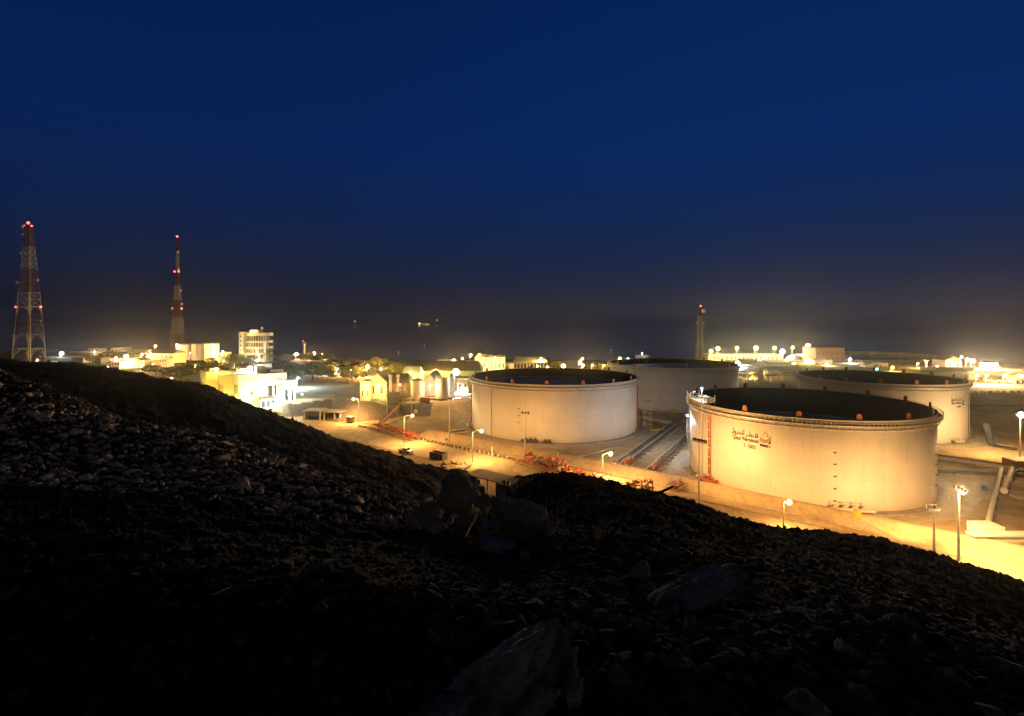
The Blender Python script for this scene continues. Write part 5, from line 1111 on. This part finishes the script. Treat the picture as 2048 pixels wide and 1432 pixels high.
for i, (px, py, c, r, s_, lb_) in enumerate(((710,642.5,WHITE,6,2.5,'ship showing one white light, far left on the horizon'),(745,642.5,WHITE,3.5,.6,'dim ship right of the far left white one'),(765,638,SOD,4,.3,'faint orange ship light on the horizon left of the brightest ship'),
    (874,640.5,SOD,6,3,'ship with one orange light right of the brightest ship'),(900,642,WHITE,4,.9,'ship with a small white light right of the orange one'),(972,640,SOD,4,.35,'faint orange ship right of the middle of the horizon'),(986,641,SOD,4,.35,'second faint orange ship right of the middle of the horizon'),
    (1066,642,WHITE,4,.4,'faint white ship on the right half of the horizon'),(1148,645,WHITE,5,.5,'small ship with wide pale light on the right half of the horizon'))):
    ship(lb_, px, py, Ys, 60, [(0, (640.3-py)*0+CAMZ-(py-HZ)/F*Ys-SEA, r, c, s_*1.5)])
for px, py, lb_ in ((797,705,'small buoy light on the dark sea above the warehouse, lower one'),(849,690,'small buoy light on the dark sea above the warehouse, upper one'),(1222,701,'small buoy light on the sea left of the farthest tank')):
    Y = F*(CAMZ-SEA-1.5)/(py-HZ); t = thing('buoy', lb_, 'buoy', ((px-CX)/F*Y, Y, SEA)); MB().lathe([(.01,-.5),(1,-.3),(1,.5),(.3,1),(.25,1.6),(.01,1.7)], 12).build('float', m_red, t); ico(MB(), (0,0,2.1), .45).build('beacon', bulb(WHITE, 3), t)
# ------------------------------------------------------------ rocks
m_rock = mat('slaty_rock', (.42,.365,.30), .95, c2=(.17,.15,.125), nscale=2.2, detail=12, bump=1.0, bscale=16, spec=.15)
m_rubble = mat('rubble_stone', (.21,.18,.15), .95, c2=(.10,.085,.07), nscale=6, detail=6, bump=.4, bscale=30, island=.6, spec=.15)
m_rock_shaded = mat('shaded_slaty_rock', (.36,.32,.285), .95, c2=(.09,.08,.072), nscale=5, detail=14, bump=1.0, bscale=22, spec=.15)  # darker copy of slaty_rock, shade on the nearest stones put in its colour
m_lit_rubble = mat('lit_rubble_stone', (.56,.45,.34), .95, c2=(.30,.235,.17), nscale=6, detail=6, bump=.4, bscale=30, island=.6, spec=.15)  # paler twin of the rubble; warm lamp light put into the scree colour
m_rubble.node_tree.nodes['Color Ramp'].color_ramp.elements[0].color = (.018,.016,.015,1); m_rubble.node_tree.nodes['Color Ramp'].color_ramp.elements[1].color = (.09,.08,.073,1)  # dark twin of the scree stones, shade put into its colour
def icos(sub):
    import bmesh
    bm = bmesh.new(); bmesh.ops.create_icosphere(bm, subdivisions=sub, radius=1)
    v = np.array([x.co[:] for x in bm.verts]); f = np.array([[q.index for q in p.verts] for p in bm.faces]); bm.free(); return v, f
_ic = {k: icos(k) for k in (1, 2, 3, 4, 5)}
def rock_verts(seed, sub, planes=14, strata=0, rough=.03):
    r = np.random.default_rng(seed); v, f = _ic[sub]; v = v.copy()
    for i in range(planes):
        n = r.normal(size=3); n /= np.linalg.norm(n); d = r.uniform(.40, .85); t = v@n-d; t[t < 0] = 0; v -= t[:,None]*n
    if strata:
        k = strata; s_ = 1+.11*np.sign(np.sin(v[:,2]*k+1.5*vnoise(v[:,0]*2+seed, v[:,1]*2)))*(.4+vnoise(v[:,2]*k+seed, v[:,0]*.5)); v[:,:2] *= s_[:,None]
    if rough: v *= (1+rough*(fbm(v[:,0]*4+seed*3.1+v[:,2]*2, v[:,1]*4+v[:,2]*3)))[:,None]
    if rough and sub > 3: v *= (1+rough*1.6*(np.abs(fbm(v[:,0]*11+seed+v[:,2]*7, v[:,1]*11-v[:,2]*5, 5))-.2))[:,None]
    return v, f
def hero(label, px, py, Y, sx, sy, sz, rx=0, ry=0, rz=0, seed=1, strata=0, cat='boulder', name='boulder', sub=5, planes=16):
    """px, py: where the middle of the stone shows; sizes are half extents in metres"""
    v, f = rock_verts(seed, sub, planes, strata, .09); v = v*np.array([sx, sy, sz])*1.2
    o = npmesh(name, v, f, m_rock if Y > 5.8 else m_rock_shaded, False); o.location = at(px, py, Y)-Vector((0, 0, 0 if Y > 5.8 else sz*.18)); o.rotation_euler = (R_(rx), R_(ry), R_(rz)); return tag(o, label, cat)
def E_(px, Y): return Y/F   # metres per photo pixel
hero('pointed dark crag standing against the light in the middle of the foreground', 922, 990, 10.2, .36, .30, .55, 8, 14, 20, 3, 9)
hero('largest rounded pale boulder, right of the pointed crag', 1028, 1040, 9.2, .52, .42, .50, 5, 12, 30, 8)
hero('rough lower flank boulder leaning on the right side of the largest boulder', 1082, 1078, 8.8, .22, .22, .28, 0, 25, 10, 12, 7)
hero('dark block at the left foot of the pointed crag', 862, 1030, 9.6, .34, .3, .28, 0, 10, 40, 15)
hero('dim boulder below the pointed crag', 870, 1052, 8.6, .16, .14, .15, 0, 0, 15, 18)
hero('broad shoulder rock between the dark block and the pointed crag', 895, 1015, 10.4, .42, .35, .26, 0, -12, 0, 21, 5)
hero('flat topped pale stone below the largest boulder', 985, 1086, 8.0, .30, .2, .11, 0, 8, 5, 24)
hero('small pale wedge stone right of the flat topped stone', 1050, 1115, 7.2, .085, .08, .10, 10, 20, 0, 27)
hero('striped stone in the lower right fall of the largest boulder', 1118, 1108, 7.4, .17, .14, .13, 0, 10, 60, 30, 9)
hero('upright splinter stone at the head of the gravel gully', 1158, 1124, 6.8, .09, .08, .14, 15, 30, 0, 33, 6)
hero('dark cube like stone with thin lit top edge in the lower centre', 1208, 1200, 5.4, .22, .16, .15, 0, 6, -8, 36, 4)
hero('ribbed stone above the right end of the long slab', 1278, 1144, 5.9, .13, .12, .10, 0, -25, 30, 39, 12)
hero('narrow ribbed stone above the long slab', 1297, 1180, 5.6, .10, .10, .10, 0, 20, 10, 42, 8)
hero('long layered slab pointing up to the right in the lower centre', 1335, 1212, 5.0, .70, .22, .17, 6, -16, 12, 45, 14, 'slab', 'rock_slab')
hero('great tilted slab in the bottom middle, long edge rising to the right', 1005, 1345, 3.2, .52, .30, .17, 16, -32, 18, 48, 12, 'slab', 'rock_slab')
for i_, (px, py, Y, a_, b_, c_, ry_, lb_) in enumerate([(906,968,10.6,.14,.14,.20,20,'small crag tooth on the left shoulder of the pointed dark crag'),(948,962,10.4,.10,.12,.16,-18,'narrow crag tooth on the right shoulder of the pointed dark crag'),(845,1000,10.8,.22,.18,.14,10,'low crest rock at the far left end of the central outcrop'),
    (968,1010,10,.16,.16,.18,24,'cleft rock filling the gap between crag and largest boulder'),(1002,1000,9.8,.15,.15,.13,-20,'rough cap rock on the upper left of the largest boulder'),(930,1050,9,.22,.2,.18,12,'dark broken rock under the pointed crag'),(985,1052,8.6,.18,.16,.13,-10,'broken rock under the left side of the largest boulder'),
    (1072,1030,9,.12,.12,.13,30,'knob of rock on the upper right shoulder of the largest boulder'),(1098,1056,8.7,.10,.1,.12,-25,'spiky rock low on the right shoulder of the largest boulder'),(1140,1094,7.8,.10,.1,.08,20,'small stone in the trail of rocks running down right of the largest boulder'),(1180,1118,6.9,.08,.08,.07,-20,'last small stone in the trail of rocks above the gully')]):
    hero(lb_, px, py, Y, a_, b_, c_, 8, ry_, 40*i_, 300+i_, 5+i_ % 5, sub=4)
hero('wedge of broken shale under the right half of the great tilted slab', 1075, 1400, 3.0, .16, .12, .10, 0, -20, 10, 135, 8)
hero('low shale ledge left of the great tilted slab', 880, 1425, 3.1, .22, .16, .09, 6, -14, 20, 138, 9, 'slab', 'rock_slab')
hero('thin shale plate leaning against the bottom of the long layered slab', 1370, 1262, 4.6, .18, .10, .06, 0, -24, 0, 141, 7, 'slab', 'rock_slab')
hero('small dark shale plate between the two big slabs', 1200, 1302, 4.0, .14, .10, .05, 8, -26, 20, 144, 6, 'slab', 'rock_slab')
hero('chipped stone in front of the right boulder cluster', 1572, 1355, 3.5, .10, .08, .07, 0, 18, 0, 147, 6)
hero('narrow upright shale fin right of the middle at the bottom', 1480, 1372, 3.4, .12, .05, .09, 0, 34, 10, 150, 8)
hero('broad dark stone sunk beside the bottom right corner boulder', 1850, 1425, 3.2, .20, .14, .09, 0, 8, 0, 153, 6)
hero('rough broken end stone at the right of the great tilted slab', 1130, 1345, 3.3, .10, .12, .16, 0, 10, 0, 51, 6)
hero('pale pinkish flake standing beside the great tilted slab', 1150, 1385, 3.0, .07, .05, .10, 0, 30, 20, 54)
hero('thin tilted slab under the long layered slab', 1290, 1262, 4.4, .22, .12, .07, 12, -28, 10, 57, 9, 'slab', 'rock_slab')
hero('large hollow faced boulder crowning the right cluster', 1762, 1275, 4.3, .34, .28, .30, 0, 18, 20, 60)
hero('warm toned ledge stone left of the hollow faced boulder', 1690, 1240, 4.5, .16, .16, .12, 0, -12, 10, 63, 8)
hero('dark block with pale chipped top in the right cluster', 1610, 1242, 4.6, .20, .16, .12, 0, -6, -20, 66, 7)
hero('bright edged split stone in the right cluster', 1640, 1240, 4.7, .07, .1, .12, 0, 14, 20, 69)
hero('faceted boulder in the lower right below the cluster', 1702, 1322, 3.7, .15, .13, .18, 0, 20, 40, 72)
hero('steep rock face running down right of the faceted boulder', 1812, 1345, 3.8, .16, .2, .28, 0, 24, 0, 75, 6)
hero('rounded pale boulder in the bottom right corner', 1985, 1428, 3.2, .15, .14, .10, 0, 10, 10, 78)
hero('boulder with bright right edge at the bottom edge, right of the middle', 1625, 1412, 3.1, .13, .12, .13, 0, 14, 20, 81, 7)
hero('cracked stone right of the long layered slab', 1440, 1290, 4.2, .12, .12, .12, 0, 24, 0, 84, 8)
hero('thin pale flake lying right of the slabs', 1545, 1312, 3.9, .14, .06, .035, 0, 12, -10, 87, 0, 'flake', 'rock_flake')
hero('second pale flake, steeper, behind the first one', 1563, 1290, 4.1, .12, .06, .04, 0, 30, -10, 90, 0, 'flake', 'rock_flake')
hero('long dark ledge stone along the bottom between the right boulders', 1900, 1400, 3.5, .4, .2, .13, 0, 12, 5, 93, 6)
hero('big stone in shadow at the bottom left', 170, 1390, 4.0, .35, .3, .2, 0, 0, 20, 96, 5)
hero('tall pale pointed boulder on the left scree skyline', 453, 893, 19, .34, .3, .44, 0, 18, 10, 99)
hero('tawny crag left of the tall pale pointed boulder', 428, 915, 18.5, .26, .24, .24, 0, -15, 30, 102, 6)
hero('knobbly boulder group below the tall pale pointed boulder', 470, 925, 18, .36, .3, .26, 0, 12, 60, 105)
hero('dark upright stone on the scree edge, right of the left skyline boulder', 548, 925, 17.6, .26, .2, .26, 0, 14, 0, 108)
hero('rounded boulder on the scree below the dark upright stone', 607, 985, 15, .26, .22, .20, 0, 0, 30, 111)
hero('blocky stone low on the right part of the scree', 650, 995, 14.2, .22, .2, .18, 0, 0, 50, 114)
hero('pale tooth shaped stone in the middle of the left scree', 272, 904, 17.5, .12, .1, .14, 0, 24, 0, 117)
hero('pale lump at the left of the scree middle', 185, 905, 17, .13, .12, .12, 0, 0, 20, 120)
hero('oval pale stone low on the far left scree', 34, 940, 14, .12, .1, .09, 20, 10, 0, 123)
hero('squat stone beside the pale lump on the left scree', 130, 932, 15, .17, .15, .11, 0, 0, 40, 126)
hero('brownish stone right of the pale tooth on the scree', 348, 935, 16, .18, .15, .14, 0, 0, 50, 129)
hero('flat lilac stone in the dark lower scree', 258, 988, 11.5, .12, .09, .05, 0, 0, 10, 132)
# unsorted stones: 300 largest as things, the rest of the rubble as one mesh
def surf(px, Y): x = (px-CX)/F*Y; return x, Y
def scatter(n, pxr, Yr, smin, smax, seed, pw=2.2):
    r = np.random.default_rng(seed); px = r.uniform(*pxr, n); Y = np.exp(r.uniform(math.log(Yr[0]), math.log(Yr[1]), n))
    s_ = smin*(smax/smin)**(r.random(n)**pw); x = (px-CX)/F*Y; z = height(x, Y); return x, Y, z, s_, px
protos = []
for i in range(10):
    v, f = rock_verts(200+i, 3, 15, 6 if i % 3 == 0 else 0, .07); ms_ = []
    for mm in (m_lit_rubble, m_rock, m_rubble): me_o = npmesh('stone', v, f, mm, False); ms_.append(me_o.data); bpy.data.objects.remove(me_o)
    protos.append(ms_)
def stones(n, pxr, Yr, smin, smax, seed, label, group, keep=None, flat=.75, mi=0):
    x, y, z, s_, px = scatter(n*(3 if keep else 1), pxr, Yr, smin, smax, seed, 1.5); r = random.Random(seed); c = 0
    for i in range(len(x)):
        if keep and not keep(px[i], y[i]): continue
        if c >= n: break
        o = bpy.data.objects.new('stone', protos[r.randrange(10)][mi]); col.objects.link(o); o.location = (x[i], y[i], z[i]+s_[i]*.18)
        o.scale = (s_[i]*r.uniform(.8,1.5), s_[i]*r.uniform(.7,1.1), s_[i]*r.uniform(.45,1)*flat*1.2); o.rotation_euler = (r.uniform(-.5,.5), r.uniform(-.5,.5), r.uniform(0,6.28)); tag(o, label, 'stone', group); c += 1
scree = lambda px, Y: True
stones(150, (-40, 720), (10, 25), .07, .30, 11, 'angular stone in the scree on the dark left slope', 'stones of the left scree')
stones(80, (1180, 2080), (3.0, 6.0), .03, .12, 12, 'slaty stone in the rubble at the lower right', 'stones of the lower right rubble', flat=.5, mi=1)
stones(66, (0, 1150), (3.2, 8.5), .04, .15, 13, 'dark stone half sunk in the shadowed ground at the lower left', 'stones of the shadowed lower left ground', flat=.5, mi=2)
def rubble(name, parts_, seed, m):
    r = np.random.default_rng(seed); base = [(lambda q: (q[0]*np.random.default_rng(i).uniform(.75, 1.3, 3), q[1]))(rock_verts(400+i, 1, 6, 0, 0)) for i in range(14)]; V = []; Fc = []; off = 0
    for (n, pxr, Yr, smin, smax, fl) in parts_:
        x, y, z, s_, _ = scatter(n, pxr, Yr, smin, smax, seed+n, 2.4)
        A = r.uniform(0, 2*math.pi, n); B = r.uniform(-.7, .7, n); kx = r.uniform(.8, 1.7, n); kz = r.uniform(.4, 1, n)*fl
        for i in range(n):
            v, f = base[i % 14]; q = v*np.array([s_[i]*kx[i], s_[i], s_[i]*kz[i]]); cb, sb = math.cos(B[i]), math.sin(B[i])
            q = np.stack([q[:,0]*cb+q[:,2]*sb, q[:,1], -q[:,0]*sb+q[:,2]*cb], 1); ca, sa = math.cos(A[i]), math.sin(A[i])
            q = np.stack([q[:,0]*ca-q[:,1]*sa, q[:,0]*sa+q[:,1]*ca, q[:,2]], 1)+np.array([x[i], y[i], z[i]+s_[i]*.1]); V.append(q); Fc.append(f+off); off += len(v)
    return npmesh(name, np.vstack(V), np.vstack(Fc), m, False)
pr = rubble('lit_rubble', [(14000, (-120, 900), (9, 28), .014, .10, 1.0)], 19, m_lit_rubble); tag(pr, 'loose angular stones with lamp light put in their colour, thickly covering the left scree slope', 'rubble', kind='stuff')
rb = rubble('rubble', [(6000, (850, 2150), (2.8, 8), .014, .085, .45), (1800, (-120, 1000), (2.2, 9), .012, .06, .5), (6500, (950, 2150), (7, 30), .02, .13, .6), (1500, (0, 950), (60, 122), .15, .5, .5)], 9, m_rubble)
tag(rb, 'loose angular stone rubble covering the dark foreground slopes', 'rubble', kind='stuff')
# debris by the road edge and a bare stick in the ridge
db = MB(); r = random.Random(4)
for k in range(26): q = G(r.uniform(880, 935), r.uniform(926, 948)); db.bar(q, (q.x+r.uniform(-1.5,1.5), q.y+r.uniform(-1.5,1.5), r.uniform(.1,.7)), r.uniform(.1,.35))
tag(db.build('scrap_heap', m_dsteel), 'heap of dark scrap and boards on the road edge left of the canopy', 'scrap', kind='stuff')
st = MB(); a, b_ = at(1170, 1150, 6.2), at(1345, 974, 16); a.z -= .1
st.tube([at(1296, 990, 17.5), at(1322, 984, 16.5), at(1346, 973, 16)], [.05,.045,.03], 7); m_dw = mat('dead_wood', (.012,.010,.008), 1, spec=0); tag(st.build('stick', m_dw), 'dark bare stick poking out above the ridge left of the nearest tank', 'stick')
st = MB(); st.tube([at(1186, 1148, 6.6), at(1210, 1090, 7.6), at(1250, 1030, 9.6), at(1262, 1000, 11)], [.06,.04,.02,.012], 8); tag(st.build('shadow_streak', m_dw), 'dark slanting tapered shape added for a shadow in the gravel gully of the foreground', 'shadow_shape')  # dark tapered form added where the gully only holds a shadow
# ------------------------------------------------------------ trees
m_leaf = mat('foliage', (.17,.18,.035), .8, c2=(.08,.095,.02), nscale=.9, detail=6, island=.45, spec=.1)
m_leaf_lit = mat('lit_foliage', (.30,.27,.045), .8, c2=(.16,.15,.03), nscale=.9, detail=6, island=.45, spec=.1)  # brighter copy of the foliage; yellow lamp light put into the leaf colour
m_bark = mat('bark', (.12,.09,.06), .9, noise=.3, nscale=3)
def crown_geo(seed, n=1500, palm=False):
    r = np.random.default_rng(seed); V = []; k = r.integers(7, 12)
    cs = np.c_[r.normal(0, .26, k), r.normal(0, .26, k), r.uniform(.42, .86, k)]; rs = r.uniform(.13, .24, k)
    bi = r.integers(0, k, n); d = r.normal(size=(n, 3)); d /= np.linalg.norm(d, axis=1)[:,None]
    p = cs[bi]+d*(rs[bi]*r.uniform(.55, 1.08, n))[:,None]*np.array([1, 1, .72])
    a = r.normal(size=(n, 3)); a /= np.linalg.norm(a, axis=1)[:,None]; b = np.cross(a, r.normal(size=(n, 3))); b /= np.linalg.norm(b, axis=1)[:,None]
    s_ = r.uniform(.018, .042, n)[:,None]
    q = np.stack([p-a*s_-b*s_*.5, p+a*s_*.2-b*s_*.8, p+a*s_*1.1, p+b*s_*.7], 1).reshape(-1, 3); f = np.arange(n*4).reshape(-1, 4); return q, f, cs
tprot = []
for i in range(5):
    q, f, cs = crown_geo(60+i); o = npmesh('crown', q, f, m_leaf_lit if i == 4 else m_leaf, False); tb_ = MB(); tb_.tube([(0,0,-.12),(.02,0,.15),(0,.02,.38)], [.035,.028,.022], 8)
    for c in cs[:6]: tb_.tube([(0,.02,.3), ((c[0])*.6, c[1]*.6, (c[2]+.3)/2), tuple(c)], [.018,.012,.006], 5)
    tr_ = tb_.build('trunk', m_bark); tprot.append((o.data, tr_.data)); bpy.data.objects.remove(o); bpy.data.objects.remove(tr_)
def tree(label, px, pyt, Y, wpx, kind, group=None, zb=None, name='tree', cat='tree'):
    x = (px-CX)/F*Y; z = hgt(x, Y) if zb is None else zb; top = CAMZ-(pyt-HZ)/F*Y; h = max(top-z, 2.5)/.98; wd = wpx*Y/F/.75/h
    t = thing(name, label, cat, (x, Y, z), random.uniform(0, 6.28), group); t.scale = (h*wd, h*wd, h)
    for nm, me in (('crown', tprot[kind][0]), ('trunk', tprot[kind][1])): o = bpy.data.objects.new(nm, me); col.objects.link(o); o.parent = t
    return t
for args in [
    ('round bush tree between the two brown stores on the left headland', 181, 712, 356, 28, 4), ('dark tree just left of the cliff, its crown before the rock', 311, 724, 338, 34, 0),
    ('bright yellow green tree low behind the ridge left of the cliff', 343, 738, 322, 32, 1), ('tree with lit yellow crown directly below the cliff tanks', 382, 724, 332, 34, 2),
    ('tall dark tree at the left end of the white building', 404, 716, 345, 32, 3), ('dark tree left of the office tower, largest there', 463, 700, 388, 40, 0),
    ('lower dark tree at the left foot of the office tower', 487, 714, 380, 30, 1), ('small yellow lit tree right against the office tower', 535, 702, 418, 14, 4),
    ('yellow lit tree above the left end of the white building', 432, 722, 335, 28, 4), ('dark tree above the white building roof, left of its rooftop lamp', 450, 728, 325, 26, 2),
    ('tree against the right foot of the office tower', 520, 722, 385, 24, 1), ('low dark tree in front of the cliff, lowest there', 362, 742, 315, 30, 3), ('olive tree low behind the white building, under the office tower', 500, 728, 330, 30, 0),
    ('rounded tree in the village beside the small brown store', 222, 722, 365, 18, 2), ('small tree in the village left of the yellow villa', 285, 718, 372, 16, 1),
    ('dark tree right of the office tower foot', 541, 720, 372, 34, 2), ('broad dark tree behind the right end of the white building', 563, 724, 352, 36, 3),
    ('broad orange lit tree left of the open yard', 592, 730, 338, 40, 0), ('second broad orange lit tree left of the open yard, trunk visible', 624, 728, 342, 40, 1),
    ('white lit tree beside the white lamp at the open yard', 650, 727, 362, 22, 4), ('tree between the white and orange lamps behind the yard', 668, 730, 372, 22, 2),
    ('wide tree behind the open yard, left of the big yellow one', 690, 724, 368, 34, 3), ('tree in front of the wide one behind the yard', 712, 728, 362, 30, 0),
    ('tallest yellow lit tree behind the large orange lamp', 758, 713, 372, 40, 4), ('lower yellow lit tree right of the tallest yellow lit one', 789, 724, 368, 28, 4),
    ('small tree beyond the far rim of the tan tank, right of the pavilion', 1115, 722, 392, 22, 4), ('pair tree beyond the tan tank, left of the farthest tank', 1192, 724, 395, 16, 4),
    ('low tree touching the left rim of the farthest tank', 1208, 726, 390, 14, 4), ('dark tree on the near edge of the village between orange lamps', 290, 734, 342, 22, 1),
    ('low bush at the village edge under the brightest lamp', 262, 736, 336, 22, 2), ('low bush at the village edge left of the brightest lamp', 240, 739, 334, 20, 3),
    ('bush on the slope of the gravelly headland below the radar mast', 580, 716, 455, 26, 1), ('dark bush left of the radar mast', 560, 715, 462, 20, 3)]: tree(*args)
for i_, (px, pyt, Y, wd, k_) in enumerate(((604,731,352,26,2),(636,734,348,22,3),(655,738,352,18,0),(578,734,350,26,1),(548,733,352,24,3),(722,728,366,22,4),(738,722,376,24,4),(772,720,374,26,0),(800,726,366,20,4),(702,733,358,20,2))):
    tree('leafy tree in the row between the white building and the process area', px, pyt, Y, wd, k_, 'trees in the row behind the open yard')
r = random.Random(8)
for k in range(40):
    px = r.uniform(545, 712); pyt = 703+max(0, (px-655)*.36)+r.uniform(0, 12); tree('low scrubby tree on the hump of the headland around the radar mast', px, pyt, r.uniform(448, 482), r.uniform(10, 20), r.choice((4,4,0,2,3)), 'scrubby trees on the radar headland')
for k in range(22):
    tree('low shrub along the edge of the open yard', r.uniform(655, 800), r.uniform(742, 748), r.uniform(340, 356), r.uniform(9, 16), r.randrange(5), 'shrubs along the open yard', name='shrub', cat='shrub')
# rock face under the cliff tanks: broken ledges
v, f = rock_verts(700, 5, 24, 9, .12); o = npmesh('cliff', v*np.array([24, 12, 8.5]), f, mat('cliff_rock', (.30,.26,.20), .95, c2=(.14,.12,.10), nscale=.35, detail=12, bump=1, bscale=1.2), False); o.location = at(366, 734, 432); tag(o, kind='structure')
tri = npmesh('grassy_heap', rock_verts(710, 4, 6, 0, .12)[0]*np.array([5.5, 3, 2.6]), _ic[4][1], m_leaf, True); tri.location = (*G(553, 832)[:2], .2); tag(tri, 'small weedy earth heap at the lower corner of the white building terrace', 'heap')
# ------------------------------------------------------------ sea haze: one closed box of thin even air
hz = MB().box(-6000, -400, -16, 6000, 9000, 112).build('haze', bpy.data.materials.new('haze_air')); m = hz.data.materials[0]; m.use_nodes = True; t = m.node_tree; t.nodes.clear()
o = t.nodes.new('ShaderNodeOutputMaterial'); v = t.nodes.new('ShaderNodeVolumePrincipled'); t.links.new(v.outputs[0], o.inputs['Volume'])
v.inputs['Color'].default_value = (.88,.9,.95,1); v.inputs['Density'].default_value = .00007; v.inputs['Anisotropy'].default_value = .93
tag(hz, kind='stuff'); hz['label'] = 'thin evening sea haze over the plant and the water'; hz['category'] = 'haze'
scene.cycles.volume_bounces = 0
